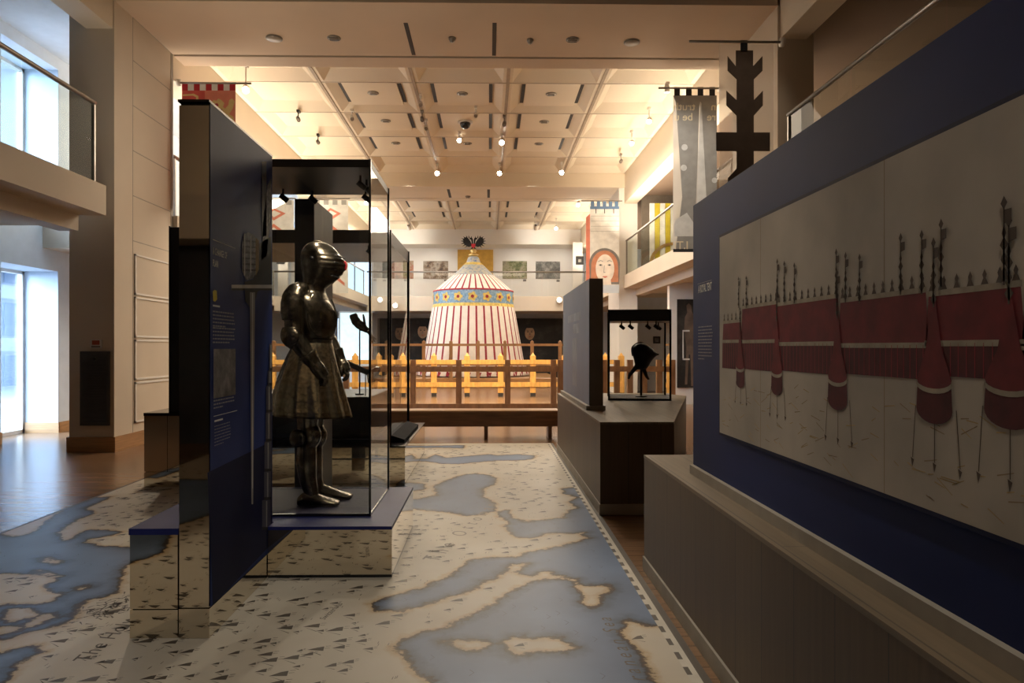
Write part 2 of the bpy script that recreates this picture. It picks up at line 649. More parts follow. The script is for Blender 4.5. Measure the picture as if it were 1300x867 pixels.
# ---- right outer wall, back wall, wall behind the camera
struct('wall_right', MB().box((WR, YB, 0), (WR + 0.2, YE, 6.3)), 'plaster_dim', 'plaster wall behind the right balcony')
b = MB()
b.box((XL, YE, 0), (XR, YE + 0.2, 6.4))
struct('wall_back', b, 'plaster_white', 'white far wall of the hall')
b = MB()
b.box((WL - TH, YE, 2.7), (XL, YE + 0.2, 3.6)).box((WL - TH, YE, 5.6), (XL, YE + 0.2, 6.4)).box((WL - TH, YE, 0), (-6.75, YE + 0.2, 6.3))
b.box((XR, YE, 0), (WR, YE + 0.2, 6.4)).box((-5.15, YE, 0), (XL, YE + 0.2, 6.3))
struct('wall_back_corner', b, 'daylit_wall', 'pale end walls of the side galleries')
for k, (z0, z1) in enumerate(((0.05, 2.7), (3.6, 5.6))):
    w = struct('window_%d' % (7 + k), MB().box((-6.75, YE + 0.1, z0), (-5.15, YE + 0.12, z1)), 'glass_window', 'end window of the left gallery')
    fb = MB()
    for xx in (-6.75, -5.97, -5.19):
        fb.box((xx, YE + 0.06, z0), (xx + 0.04, YE + 0.16, z1))
    fb.box((-6.75, YE + 0.06, z0 - 0.04), (-5.15, YE + 0.16, z0)).box((-6.75, YE + 0.06, z1 - 0.05), (-5.15, YE + 0.16, z1))
    struct('window_frame', fb, 'fixture_grey', parent=w)
struct('wall_front', MB().box((WL - TH, YB - 0.2, 0), (WR, YB, 6.6)), 'plaster', 'plaster wall behind the viewer')
b = MB()
b.box((XL + 0.1, YB + 0.001, 2.86), (XR, -2.8, SLAB), 0)
b.box((XL + 0.1, -3.6, 0.0), (XR, -3.45, 2.855), 1)
struct('balcony_slab_front', b, ['plaster', 'black_satin'], 'balcony edge and black screen wall behind the viewer')

# ---- ceilings
b = MB()
b.box((XL, YB, 6.45), (XR, 9.5, 6.65))
struct('ceiling_near_shaded', b, 'ceiling_near_shaded', 'dim near ceiling')
b = MB()
b.box((XL - 0.1, 9.5, ZS), (XR + 0.1, 11.25, 6.65), 0)
b.box((XL - 0.1, 11.25, ZS + 0.04), (XR + 0.1, 11.32, 6.65), 1)
b.box((XL - 0.1, 11.32, ZS), (XR + 0.1, 11.71, 6.65), 0)
for px in (520.5, 627.5):
    a_, c_ = atZ(px - 3.5 if px < 600 else px, 29, ZS), atZ(px + 3 if px < 600 else px, 70, ZS)
    xm = (a_.x + c_.x) / 2
    b.box((xm - 0.03, a_.y, ZS - 0.004), (xm + 0.03, 11.2, ZS), 1)
struct('ceiling_soffit', b, ['ceiling_near_shaded', 'slot_black'], 'flat near soffit with two black slots')
b = MB()
b.box((XL - 0.1, 20.4, ZS), (XR + 0.1, 22.0, 6.65), 0)
b.box((XL - 0.1, 22.0, ZS + 0.04), (XR + 0.1, 22.06, 6.65), 1)
b.box((XL - 0.1, 22.06, ZS), (XR + 0.1, 22.4, 6.65), 0)
for xx in (-1.18, 0.0):
    b.box((xx - 0.04, 20.75, ZS - 0.004), (xx + 0.04, 21.9, ZS), 1)
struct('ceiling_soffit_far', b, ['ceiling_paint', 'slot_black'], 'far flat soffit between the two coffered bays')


def coffers(name, y0, rows, pitch, feat_rows, label):
    b = MB()
    n = 5
    w = (XR - XL) / n
    zt = ZC + 0.24
    for i in range(n):
        for j in range(rows):
            x0, x1 = XL + i * w, XL + (i + 1) * w
            ya, yb = y0 + j * pitch, y0 + (j + 1) * pitch
            feat = (1 <= i <= 3) and j in feat_rows
            r = 0.09
            rr = [(x0, ya, ZC), (x1, ya, ZC), (x1, yb, ZC), (x0, yb, ZC)]
            ri = [(x0 + r, ya + r * 0.5, ZC), (x1 - r, ya + r * 0.5, ZC), (x1 - r, yb - r * 0.5, ZC), (x0 + r, yb - r * 0.5, ZC)]
            if feat:
                q = 0.27
                zt2 = ZC + 0.11
            else:
                q = 0.26
                zt2 = ZC + 0.16
            rp = [(x0 + q, ya + 0.16, zt2), (x1 - q, ya + 0.16, zt2), (x1 - q, yb - 0.26, zt2), (x0 + q, yb - 0.26, zt2)]
            for k in range(4):
                l = (k + 1) % 4
                b.quad(rr[k], ri[k], ri[l], rr[l])
                b.quad(ri[k], rp[k], rp[l], ri[l])
            b.quad(rp[0], rp[3], rp[2], rp[1])
            if feat:
                # hung tray with air slots left and right
                b.box((x0 + q + 0.09, ya + 0.19, zt2 - 0.05), (x1 - q - 0.09, yb - 0.30, zt2 - 0.02))
                for sx in (x0 + q + 0.015, x1 - q - 0.085):
                    b.box((sx, ya + 0.22, zt2 - 0.03), (sx + 0.07, yb - 0.42, zt2 - 0.01), 1)
    for i in range(1, n):
        xx = XL + i * w
        b.box((xx - 0.03, y0, ZC - 0.015), (xx + 0.03, y0 + rows * pitch, ZC), 2)
    for j in range(1, rows):
        yy = y0 + j * pitch
        b.box((XL, yy - 0.012, ZC - 0.006), (XR, yy + 0.012, ZC), 2)
    b.quad((XL - 0.2, y0, zt + 0.1), (XR + 0.2, y0, zt + 0.1), (XR + 0.2, y0 + rows * pitch, zt + 0.1), (XL - 0.2, y0 + rows * pitch, zt + 0.1))
    struct(name, b, ['ceiling_paint', 'slot_black', 'track_brown'], label)
    return w
CW = coffers('ceiling_coffers', 11.71, 5, 1.738, (1, 2, 3), 'coffered cream ceiling over the middle bay')
coffers('ceiling_coffers_far', 22.4, 4, 1.95, (0, 1, 2), 'coffered ceiling over the far bay')
struct('ceiling_end', MB().box((XL - 0.1, 30.2, 5.76), (XR + 0.1, YE, 6.65)), 'plaster_white', 'white bulkhead at the far end')

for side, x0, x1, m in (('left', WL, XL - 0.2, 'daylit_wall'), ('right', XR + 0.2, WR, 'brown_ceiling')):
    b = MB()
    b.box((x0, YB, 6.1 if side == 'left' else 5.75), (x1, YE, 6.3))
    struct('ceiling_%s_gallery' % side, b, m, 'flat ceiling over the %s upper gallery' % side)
# long edge beams above the balcony fronts
struct('beam_left', MB().box((XL - 0.37, YB, 5.62), (XL - 0.015, YE, 6.7)), 'ceiling_paint', 'long edge beam above the left balcony')
struct('beam_right', MB().box((XR + 0.015, YB, 5.55), (XR + 0.37, YE, 6.7)), 'ceiling_paint', 'long edge beam above the right balcony')
struct('beam_near', MB().box((XL - 0.6, 8.9, 6.15), (XR + 0.4, 9.5, 6.6)), 'brown_ceiling', 'dark cross beam at the near edge of the ceiling')  # lack of light on this beam is put into the dark brown

# ---- balconies
def balcony(side, y0, y1):
    sx = -1 if side == 'left' else 1
    X = XL + 0.07 if side == 'left' else XR
    out = WL if side == 'left' else WR
    b = MB()
    b.box((X, y0, 3.08), (X + sx * 0.35, y1, SLAB))
    b.box((X + sx * 0.35, y0, 2.88), (X + sx * 0.6, y1, 3.30))
    b.box((X + sx * 0.35, y0, 3.28), (out, y1, SLAB - 0.005))
    b.box((X + sx * 0.6, y0, 2.95), (out, y1, 3.28))
    struct('balcony_slab_%s' % side, b, 'plaster', 'cream balcony edge of the %s gallery' % side)


balcony('left', YB, 9.17)
balcony('left', 11.25, YE)
balcony('right', YB, 9.5)
balcony('right', 11.25, 20.5)
balcony('right', 22.3, YE)
struct('balcony_slab_back', MB().box((XL, 29.0, 2.86), (XR, YE, SLAB)), 'plaster', 'cream balcony edge across the far end')


def balustrade(label, x, y0, y1, n, group=None):
    t = thing('glass_balustrade', label, 'balustrade', (x, (y0 + y1) / 2, SLAB), group=group)
    step = (y1 - y0) / n
    for i in range(n):
        MB().quad((x, y0 + i * step + 0.012, SLAB), (x, y0 + (i + 1) * step - 0.012, SLAB), (x, y0 + (i + 1) * step - 0.012, SLAB + 0.98), (x, y0 + i * step + 0.012, SLAB + 0.98)).build('glass_panel', 'glass_green', t)
    MB().cyl((x, y0, SLAB + 1.0), (x, y1, SLAB + 1.0), 0.03, 10).build('handrail', 'rail_steel', t)
    for yy in (y0 + 0.03, y1 - 0.03):
        MB().box((x - 0.02, yy - 0.015, SLAB), (x + 0.02, yy + 0.015, SLAB + 0.97)).build('post', 'rail_steel', t)
    return t
balustrade('glass balustrade with steel handrail on the near left balcony, beside the bright window', XL + 0.02, 3.4, 9.0, 4)
balustrade('glass balustrade on the left balcony beyond the column, seen past the armour case', XL - 0.1, 11.5, 28.9, 8)
balustrade('dim glass balustrade above the navy board with the painted tents', XR + 0.04, 1.2, 9.3, 5)
balustrade('bright glass balustrade on the right balcony beyond the hanging grey banner', XR + 0.06, 11.5, 20.4, 5)
balustrade('far right glass balustrade behind the banner with a painted face', XR + 0.02, 22.5, 29.0, 3)
t = thing('glass_balustrade', 'long glass balustrade across the far balcony behind the striped tent', 'balustrade', (-0.5, 29.05, SLAB))
for i in range(6):
    w6 = (XR - XL) / 6
    MB().quad((XL + i * w6 + 0.02, 29.05, SLAB), (XL + (i + 1) * w6 - 0.02, 29.05, SLAB), (XL + (i + 1) * w6 - 0.02, 29.05, SLAB + 0.95), (XL + i * w6 + 0.02, 29.05, SLAB + 0.95)).build('glass_panel', 'glass', t)
MB().cyl((XL, 29.05, SLAB + 1.0), (XR, 29.05, SLAB + 1.0), 0.035, 10).build('handrail', 'rail_steel', t)

# ---- columns
b = MB()
b.box((-5.56, 9.5, 0), (XL, 11.25, 6.6), 0)
for z in (1.0, 1.62, 2.25, 2.88, 3.51, 4.14, 4.77, 5.40, 6.0):
    if z > 2.3:
        b.box((XL, 10.0, z - 0.006), (XL + 0.002, 11.23, z + 0.006), 1)
b.box((XL, 9.985, 0.2), (XL + 0.002, 9.997, 6.2), 1)
b.box((XL, 11.17, 0.2), (XL + 0.004, 11.25, 6.0), 1)
struct('column_left', b, ['plaster', 'pale_skirting'], 'square cream column left of the hall')
b = MB().box((-5.585, 9.475, 0), (XL + 0.025, 11.25, 0.2))
struct('baseboard_column', b, 'oak_skirting', 'orange wood skirting around the left column')
for k in range(4):
    z0 = 0.33 + k * 0.60
    pt = thing('access_panel', ['lowest cream access panel on the column side', 'second cream access panel up on the column side', 'third cream access panel up on the column side', 'topmost framed cream access panel on the column side'][k], 'panel', (XL, 10.6, z0))
    fb = MB()
    for (a, c) in (((10.03, z0), (11.14, z0 + 0.025)), ((10.03, z0 + 0.545), (11.14, z0 + 0.57)), ((10.03, z0), (10.06, z0 + 0.57)), ((11.11, z0), (11.14, z0 + 0.57))):
        fb.box((XL, a[0], a[1]), (XL + 0.02, c[0], c[1]))
    fb.build('frame', 'plaster_white', pt)
    MB().box((XL, 10.06, z0 + 0.025), (XL + 0.008, 11.11, z0 + 0.545)).build('door', 'plaster', pt)
struct('column_right', MB().box((XR - 0.02, 9.5, 0), (XR + 0.47, 11.25, 6.6)), 'plaster', 'square column behind the ragged staff banner')
struct('column_right_far', MB().box((3.78, 20.5, 0), (4.32, 22.3, 6.6)), 'plaster_white', 'bright white column beside the painted face banner')
struct('column_left_far', MB().box((-5.5, 20.5, 0), (XL, 22.3, 6.6)), 'plaster_white', 'far left column')
struct('wall_alcove', MB().box((4.38, 17.1, 0), (WR, 17.3, 2.95)), 'plaster_white', 'white wall return under the right balcony')
struct('wall_alcove_far', MB().box((4.32, 22.3, 0), (WR, 22.4, 2.95)), 'daylit_wall', 'grey wall under the right balcony behind the small case')

# grille and little sign on the left column
a_, c_ = atD(103, 446, 9.5), atD(140, 540, 9.5)
t = thing('ventilation_grille', 'tall dark grey louvred grille low on the left column', 'grille', (a_.x, 9.5, c_.z))
fb = MB()
fb.box((a_.x, 9.47, c_.z), (c_.x, 9.5, a_.z))
fb.build('frame', 'louvre', t)
sb = MB()
nl = 26
for i in range(nl):
    z = c_.z + 0.04 + (a_.z - c_.z - 0.08) * i / nl
    sb.add([(a_.x + 0.03, 9.455, z), (c_.x - 0.03, 9.455, z), (c_.x - 0.03, 9.472, z + 0.03), (a_.x + 0.03, 9.472, z + 0.03)], [(0, 1, 2, 3)])
sb.build('louvres', 'louvre', t)
MB().cyl((a_.x + 0.2, 9.44, a_.z - 0.1), (a_.x + 0.2, 9.47, a_.z - 0.1), 0.02).build('lock', 'black_metal', t)
a_, c_ = atD(115, 431, 9.5), atD(130, 442, 9.5)
t = thing('wall_sign', 'small red and white sign above the grille on the left column', 'sign', (a_.x, 9.5, c_.z))
MB().box((a_.x, 9.485, c_.z), (c_.x, 9.5, a_.z)).build('plate', 'print_white', t)
MB().box((a_.x + 0.03, 9.48, c_.z + 0.045), (c_.x - 0.03, 9.4848, a_.z - 0.012)).build('emblem', 'sign_red', t)
MB().box((a_.x + 0.02, 9.48, c_.z + 0.01), (c_.x - 0.02, 9.4848, c_.z + 0.03)).build('caption', 'print_grey', t)

# ---- outside the left window
t = thing('office_building', 'grey office block with rows of blue windows seen through the left window', 'building', (-24, 30, 0))
MB().box((-30, 16, -3), (-22, 62, 7.5)).build('wall', 'building_brick', t)
fb = MB()
for k in range(4):
    fb.box((-21.95, 16, -1.2 + k * 2.4), (-21.9, 62, -0.6 + k * 2.4))
fb.build('floor_band', 'building_band', t)
k = 0
for zz in range(3):
    for yy in range(14):
        y0 = 24 + yy * 1.7
        MB().box((-21.96, y0, -0.5 + zz * 2.4), (-21.92, y0 + 1.15, 1.0 + zz * 2.4)).build('window', 'building_glass', t)
struct('ground_outside', MB().quad((-60, -10, -0.4), (WL - TH, -10, -0.4), (WL - TH, 70, -0.4), (-60, 70, -0.4)), 'pavement', 'pale pavement outside')

# ================================================================== FLOOR MAP
MX0, MX1, MY0, MY1 = -3.66, 0.93, -2.4, 10.24


def fl(pts, sc=None, off=(0, 0)):
    out = []
    for p in pts:
        x, y = (p if sc is None else (off[0] + p[0] / sc, off[1] + p[1] / sc))
        q = atZ(x, y)
        out.append((q.x, q.y))
    return out


Zl = lambda pts: fl(pts, 3.247, (0, 600))          # measured on the enlarged left foreground
Zc = lambda pts: fl(pts, 4.0625, (460, 560))
Zr = lambda pts: fl(pts, 3.8235, (560, 690))
sea_west = [(-3.9, 3.0)] + [(-3.9, 5.45)] + Zl([(60, 268), (130, 252), (165, 225), (215, 185), (270, 150), (330, 125), (390, 105), (460, 100), (410, 125), (345, 148),
            (392, 170), (330, 190), (280, 215), (240, 250), (262, 285), (305, 272), (330, 250), (370, 237), (440, 238), (505, 247), (440, 265), (370, 275), (352, 290), (420, 305), (548, 310),
            (640, 322), (700, 345), (620, 350), (548, 370), (510, 395), (500, 440), (480, 495), (420, 520), (360, 525), (330, 545), (312, 572), (292, 610), (250, 632), (200, 640), (130, 655), (60, 682), (0, 692)]) + [(-3.2, 3.55)]
sea_biscay = [(-3.9, 3.42)] + Zl([(0, 745), (60, 730), (150, 720), (182, 740), (110, 765), (60, 800), (45, 850), (0, 875)]) + [(-2.5, 2.6), (-2.2, 2.0), (-2.45, 1.3), (-2.2, 0.6), (-2.6, -0.6), (-3.9, -0.8)]
isles_west = [
    Zl([(-60, 418), (0, 420), (90, 418), (180, 425), (242, 440), (212, 460), (188, 465), (200, 490), (256, 500), (228, 530), (160, 548), (60, 545), (0, 552), (-60, 560)]),
    Zl([(8, 595), (40, 562), (120, 560), (172, 582), (140, 600), (90, 612), (40, 622), (10, 612)]),
    Zl([(92, 632), (160, 590), (232, 578), (220, 602), (170, 625), (130, 642)]),
    Zl([(-30, 640), (60, 632), (90, 642), (60, 662), (0, 674), (-40, 680)]),
    Zl([(165, 355), (200, 350), (268, 372), (230, 380), (172, 372)]),
    Zl([(145, 403), (190, 410), (262, 428), (232, 433), (180, 420)]),
    Zl([(315, 475), (350, 467), (372, 476), (330, 488)]),
]
med = [fl([(473, 768), (476, 763.5), (493, 760), (506, 754.5), (522, 751), (539, 746), (559, 736), (575, 730), (588, 719), (600, 711), (630, 708), (657, 708), (669, 702), (684, 699), (696, 697), (716, 693),
       (738, 687), (750, 683), (738, 680), (745, 676), (725, 678), (706, 677), (690, 679), (672, 684), (655, 682), (648, 676), (640, 669), (648, 664), (634, 656), (632, 650), (645, 648), (651, 658), (666, 663), (690, 660.5), (716, 658),
       (722, 650), (734, 645), (722, 638), (734, 632), (717, 627), (714, 620.5), (733, 619)])[:]][0]
med += [(1.2, 7.0), (1.2, 3.45)]
med += Zr([(1050, 400), (1000, 402), (960, 394), (920, 370), (875, 385), (890, 400), (868, 440), (900, 480), (958, 520), (988, 555), (968, 585), (1003, 610), (1012, 650), (1040, 677), (1060, 720), (1075, 790)])
med += [(0.55, 2.3), (0.42, 1.9), (0.1, 1.55), (-0.3, 1.7), (-0.55, 2.25)]
med += fl([(556, 885), (544, 862), (533, 855), (524, 847), (519, 838), (514, 831), (500, 824), (508, 815), (519, 809), (537, 803), (552, 801), (566, 799), (576, 792), (588, 787), (599, 783), (612, 776), (625, 768.5), (638, 759), (651, 751.5), (664, 745), (672, 740),
       (691, 736), (706, 736), (720, 737.5), (733, 739), (733, 736), (706, 730.5), (698, 726.6), (688, 726.6), (675, 732), (655, 728), (665, 721), (671, 715.6), (660, 716), (649, 717.5), (638, 728), (625, 737), (612, 738), (610, 744), (599, 750), (583, 755.5), (562, 761), (534, 771), (509, 776), (488, 776), (478, 776)])
sea_black = fl([(500, 640), (505, 634), (530, 634), (555, 629), (551, 618), (566, 610.5), (588, 603), (605, 601.5), (622, 604), (630, 608), (627, 615), (612.6, 621.5), (612.6, 630), (628.6, 640), (627, 648.6), (612.6, 653.5), (593, 655), (571, 651), (543.7, 648.6), (519, 646), (503, 648)])
sea_azov = fl([(500, 618), (519, 613), (539, 615), (540, 621.5), (520, 624.5), (502, 626)])
sea_caspian = fl([(470, 582), (500, 580), (541, 583), (552, 577), (566, 581.5), (598, 579), (620, 577), (632, 578.5), (657, 577), (679, 578.5), (676.6, 583), (657, 585), (632, 585), (607.7, 587), (583, 589.5), (558.5, 589), (541, 586), (500, 586), (470, 586)])
sea_top = fl([(517, 567), (553, 566), (590, 565.4), (588, 569.4), (553, 568.6), (519, 570)])
sea_rear = [(-1.6, 1.0), (-0.6, 1.25), (-0.9, 0.7), (-0.2, 0.2), (-1.2, -0.4), (-2.2, 0.1)]
seas = [sea_west, sea_biscay, med, sea_black, sea_azov, sea_caspian, sea_top, sea_rear]
isles = isles_west + [
    Zr([(0, 482), (60, 472), (120, 470), (200, 475), (262, 490), (220, 512), (150, 528), (90, 520), (50, 495)]),
    Zr([(285, 485), (340, 460), (400, 455), (440, 465), (520, 458), (595, 462), (620, 490), (655, 510), (620, 530), (520, 528), (440, 535), (370, 552), (330, 535), (310, 505)]),
    Zr([(640, 192), (700, 205), (830, 205), (825, 230), (790, 255), (775, 305), (730, 315), (680, 290), (690, 265), (670, 235), (655, 215)]),
]


def inside(P, poly):
    x, y = P[:, 0], P[:, 1]
    r = np.zeros(len(P), bool)
    n = len(poly)
    for i in range(n):
        x0, y0 = poly[i]
        x1, y1 = poly[(i + 1) % n]
        if y0 == y1:
            continue
        c = ((y0 > y) != (y1 > y)) & (x < (x1 - x0) * (y - y0) / (y1 - y0) + x0)
        r ^= c
    return r


def edge_dist(P, poly):
    d = np.full(len(P), 9.0)
    n = len(poly)
    for i in range(n):
        a = np.array(poly[i]); e = np.array(poly[(i + 1) % n]) - a
        L = float(e @ e)
        if L < 1e-9:
            continue
        t = np.clip(((P - a) @ e) / L, 0, 1)
        q = P - a - t[:, None] * e
        d = np.minimum(d, np.hypot(q[:, 0], q[:, 1]))
    return d


def coast(P):
    P = np.asarray(P, float)
    sea = np.zeros(len(P), bool)
    d = np.full(len(P), 9.0)
    for s_ in seas:
        sea |= inside(P, s_)
        d = np.minimum(d, edge_dist(P, s_))
    for s_ in isles:
        sea &= ~inside(P, s_)
        d = np.minimum(d, edge_dist(P, s_))
    return np.where(sea, -d, d)


def map_material():
    m, t, b = nt('map_print')
    L = t.links.new
    at = t.nodes.new('ShaderNodeAttribute'); at.attribute_name = 'coast'
    tc = t.nodes.new('ShaderNodeTexCoord')
    n1 = t.nodes.new('ShaderNodeTexNoise'); n1.inputs['Scale'].default_value = 12; n1.inputs['Detail'].default_value = 8; n1.inputs['Roughness'].default_value = 0.65
    L(tc.outputs['Object'], n1.inputs['Vector'])
    sub = t.nodes.new('ShaderNodeMath'); sub.operation = 'SUBTRACT'; sub.inputs[1].default_value = 0.5
    L(n1.outputs['Fac'], sub.inputs[0])
    mul = t.nodes.new('ShaderNodeMath'); mul.operation = 'MULTIPLY'; mul.inputs[1].default_value = 0.13
    L(sub.outputs[0], mul.inputs[0])
    add = t.nodes.new('ShaderNodeMath'); add.operation = 'ADD'
    L(at.outputs['Fac'], add.inputs[0]); L(mul.outputs[0], add.inputs[1])
    mr = t.nodes.new('ShaderNodeMapRange')
    mr.inputs['From Min'].default_value = -0.25; mr.inputs['From Max'].default_value = 0.25
    L(add.outputs[0], mr.inputs['Value'])
    r = t.nodes.new('ShaderNodeValToRGB')
    e = r.color_ramp.elements
    stops = [(0.0, (0.165, 0.245, 0.40)), (0.34, (0.15, 0.215, 0.345)), (0.455, (0.085, 0.115, 0.17)), (0.482, (0.035, 0.03, 0.03)), (0.512, (0.09, 0.055, 0.035)), (0.53, (0.50, 0.38, 0.23)), (0.60, (0.60, 0.54, 0.44)), (0.85, (0.60, 0.555, 0.47))]
    while len(e) < len(stops):
        e.new(0.5)
    for i, (p, c) in enumerate(stops):
        e[i].position = p; e[i].color = (*c, 1)
    L(mr.outputs[0], r.inputs['Fac'])
    n2 = t.nodes.new('ShaderNodeTexNoise'); n2.inputs['Scale'].default_value = 1.6; n2.inputs['Detail'].default_value = 6
    L(tc.outputs['Object'], n2.inputs['Vector'])
    mx = t.nodes.new('ShaderNodeMixRGB'); mx.blend_type = 'OVERLAY'; mx.inputs['Fac'].default_value = 0.35
    L(r.outputs['Color'], mx.inputs['Color1']); L(n2.outputs['Fac'], mx.inputs['Color2'])
    L(mx.outputs['Color'], b.inputs['Base Color'])
    b.inputs['Roughness'].default_value = 0.42
    b.inputs['Specular IOR Level'].default_value = 0.22
    MATS['map_print'] = m
map_material()
step = 0.03
nx, ny = int((MX1 - MX0) / step), int((MY1 - MY0) / step)
gx, gy = np.linspace(MX0, MX1, nx + 1), np.linspace(MY0, MY1, ny + 1)
GX, GY = np.meshgrid(gx, gy)
P = np.stack([GX.ravel(), GY.ravel()], 1)
cv = coast(P)
mp_ = MB()
Zm = 0.004
mp_.v = [(float(x), float(y), Zm) for x, y in P]
for j in range(ny):
    for i in range(nx):
        a = j * (nx + 1) + i
        mp_.f.append((a, a + 1, a + nx + 2, a + nx + 1))
mp_.m = [0] * len(mp_.f)
mp_.sm = [False] * len(mp_.f)
NG = len(mp_.v)
Zi = Zm + 0.0006
# little hand-drawn hills on the land and wave ticks on the sea
rng = random.Random(11)
marks = []
for k in range(9000):
    x = rng.uniform(MX0 + 0.1, 0.78)
    y = rng.uniform(-1.5, 10.1)
    marks.append((x, y))
mc = coast(marks)
used = {}
dens = lambda x, y: 0.5 + 0.5 * math.sin(2.1 * x + 1.3 * y) * math.sin(1.7 * y - 0.9 * x + 1)
for (x, y), d in zip(marks, mc):
    cell = (int(x / 0.085), int(y / 0.11))
    if cell in used:
        continue
    if d > 0.08 and rng.random() < 0.15 + 0.75 * dens(x, y):
        used[cell] = 1
        s_ = rng.uniform(0.6, 1.35) * (0.75 if rng.random() < 0.45 else 1.05)
        h, w = 0.060 * s_, 0.036 * s_
        j = rng.uniform(-0.012, 0.012)
        pk = (x - h, y + j)
        mp_.add([(pk[0], pk[1], Zi), (x, y - 0.002, Zi), (x - 0.006, y + w, Zi), (x - h * 0.45, y + w * 0.75, Zi)], [(0, 1, 2, 3)], 1)
        mp_.add([(pk[0], pk[1], Zi), (pk[0] + 0.004, pk[1] - 0.003, Zi), (x + 0.002, y - w, Zi), (x - 0.004, y - w - 0.002, Zi)], [(0, 1, 2, 3)], 1)
        for q in range(2):
            yy = y + w * (0.5 + 0.5 * q)
            mp_.add([(x, yy, Zi), (x + 0.018 * s_, yy + 0.004, Zi), (x + 0.018 * s_, yy + 0.007, Zi), (x, yy + 0.004, Zi)], [(0, 1, 2, 3)], 1)
    elif d > 0.06 and rng.random() < 0.25:
        used[cell] = 1
        for q in range(3):
            xx, yy = x + rng.uniform(-.03, .03), y + rng.uniform(-.04, .04)
            mp_.add([(xx, yy, Zi), (xx + 0.004, yy, Zi), (xx + 0.006, yy + 0.025, Zi), (xx + 0.003, yy + 0.025, Zi)], [(0, 1, 2, 3)], 2)
    elif d < -0.06 and rng.random() < 0.22:
        used[cell] = 1
        for sg in (1, -1):
            mp_.add([(x, y, Zi), (x + 0.004, y, Zi), (x - 0.016, y + sg * 0.03, Zi), (x - 0.019, y + sg * 0.028, Zi)], [(0, 1, 2, 3)], 3)
# the dark forest by the first place name
o0 = atZ(135, 774)
for k in range(90):
    x, y = o0.x + rng.gauss(0, 0.055), o0.y + rng.gauss(0, 0.10)
    a = rng.uniform(0, 6.3)
    mp_.add([(x, y, Zi), (x + 0.05 * math.cos(a), y + 0.05 * math.sin(a), Zi), (x + 0.05 * math.cos(a + .2), y + 0.05 * math.sin(a + .2), Zi)], [(0, 1, 2)], 1)


def floor_text(txt, p, ang, size, mi=1, sp=1.2, align='LEFT'):
    d = Vector((math.cos(ang), math.sin(ang)))
    u = Vector((-d.y, d.x))
    mp_.text(txt, lambda a, c: (p[0] + d.x * a + u.x * c, p[1] + d.y * a + u.y * c, Zi), size, mi, align, 0.25, 0.0, sp)
p0, p1 = atZ(106, 842), atZ(170, 786)
floor_text('The Holy', (p0.x + 0.02, p0.y), math.atan2(p1.y - p0.y, p1.x - p0.x), 0.115, sp=1.12)
floor_text('Roman Empire', (-1.80, 4.4), PI / 2, 0.15, sp=1.5)
p0 = atZ(786, 880)
floor_text('Mediterranean Sea', (atZ(776, 787).x, atZ(776, 787).y + 0.02), PI / 2 + 0.04, 0.105, sp=1.5, align='RIGHT')
p0 = atZ(412, 788)
floor_text('Switzerland', (p0.x, p0.y), PI / 2 - 0.2, 0.05, sp=1.0)
p0, p1 = atZ(555, 714), atZ(612, 660)
floor_text('The Ottoman', (p0.x, p0.y), math.atan2(p1.y - p0.y, p1.x - p0.x), 0.17, mi=2, sp=1.9)
# chequered edge
y = MY0
k = 0
while y < MY1 - 0.07:
    if k % 2 == 0:
        mp_.add([(0.845, y, Zi), (0.868, y, Zi), (0.868, y + 0.075, Zi), (0.845, y + 0.075, Zi)], [(0, 1, 2, 3)], 1)
    else:
        mp_.add([(0.845, y, Zi), (0.868, y, Zi), (0.868, y + 0.075, Zi), (0.845, y + 0.075, Zi)], [(0, 1, 2, 3)], 4)
    y += 0.075
    k += 1
mp_.add([(0.868, MY0, Zi), (0.893, MY0, Zi), (0.893, MY1, Zi), (0.868, MY1, Zi)], [(0, 1, 2, 3)], 4)
mp_.add([(0.893, MY0, Zi), (0.93, MY0, Zi), (0.93, MY1, Zi), (0.893, MY1, Zi)], [(0, 1, 2, 3)], 1)
mp_.add([(MX0, MY0, Zi), (MX0 + 0.03, MY0, Zi), (MX0 + 0.03, MY1, Zi), (MX0, MY1, Zi)], [(0, 1, 2, 3)], 1)
mat('map_ink', (0.085, 0.07, 0.055), 0.5)
mat('map_ink_faint', (0.20, 0.17, 0.135), 0.5)
mat('map_ink_sea', (0.075, 0.10, 0.16), 0.5)
mat('map_edge', (0.62, 0.58, 0.50), 0.5)
fm = mp_.build('floor_map', ['map_print', 'map_ink', 'map_ink_faint', 'map_ink_sea', 'map_edge'])
at_ = fm.data.attributes.new('coast', 'FLOAT', 'POINT')
vals = np.full(len(fm.data.vertices), 1.0, dtype=np.float32)
vals[:NG] = cv
at_.data.foreach_set('value', vals)
tag(fm, 'huge printed old-style map of blue seas and cream lands covering the floor', 'floor map')

# ================================================================== MIRROR PLINTHS AND TALL BOARDS
G = 0.0055   # stands on the map vinyl


def mirror_plinth(name, label, x0, x1, y0, y1, h, top, sk=0.14, split=None, lip=0.03, group=None):
    t = thing(name, label, 'plinth', ((x0 + x1) / 2, (y0 + y1) / 2, G), group=group)
    MB().box((x0, y0, G), (x1, y1, sk)).build('skirting', 'mirror', t)
    b = MB().box((x0, y0, sk + 0.005), (x1, y1, h - lip))
    b.box((x0 + 0.01, y0 + 0.01, sk), (x1 - 0.01, y1 - 0.01, sk + 0.006), 1)
    if split:
        b.box((split - 0.002, y0 - 0.0015, sk + 0.005), (split + 0.002, y0, h - lip), 1)
    b.build('mirror_panel', ['mirror', 'black_gloss'], t)
    MB().box((x0 - 0.004, y0 - 0.004, h - lip), (x1 + 0.004, y1 + 0.004, h)).build('top', top, t)
    return t


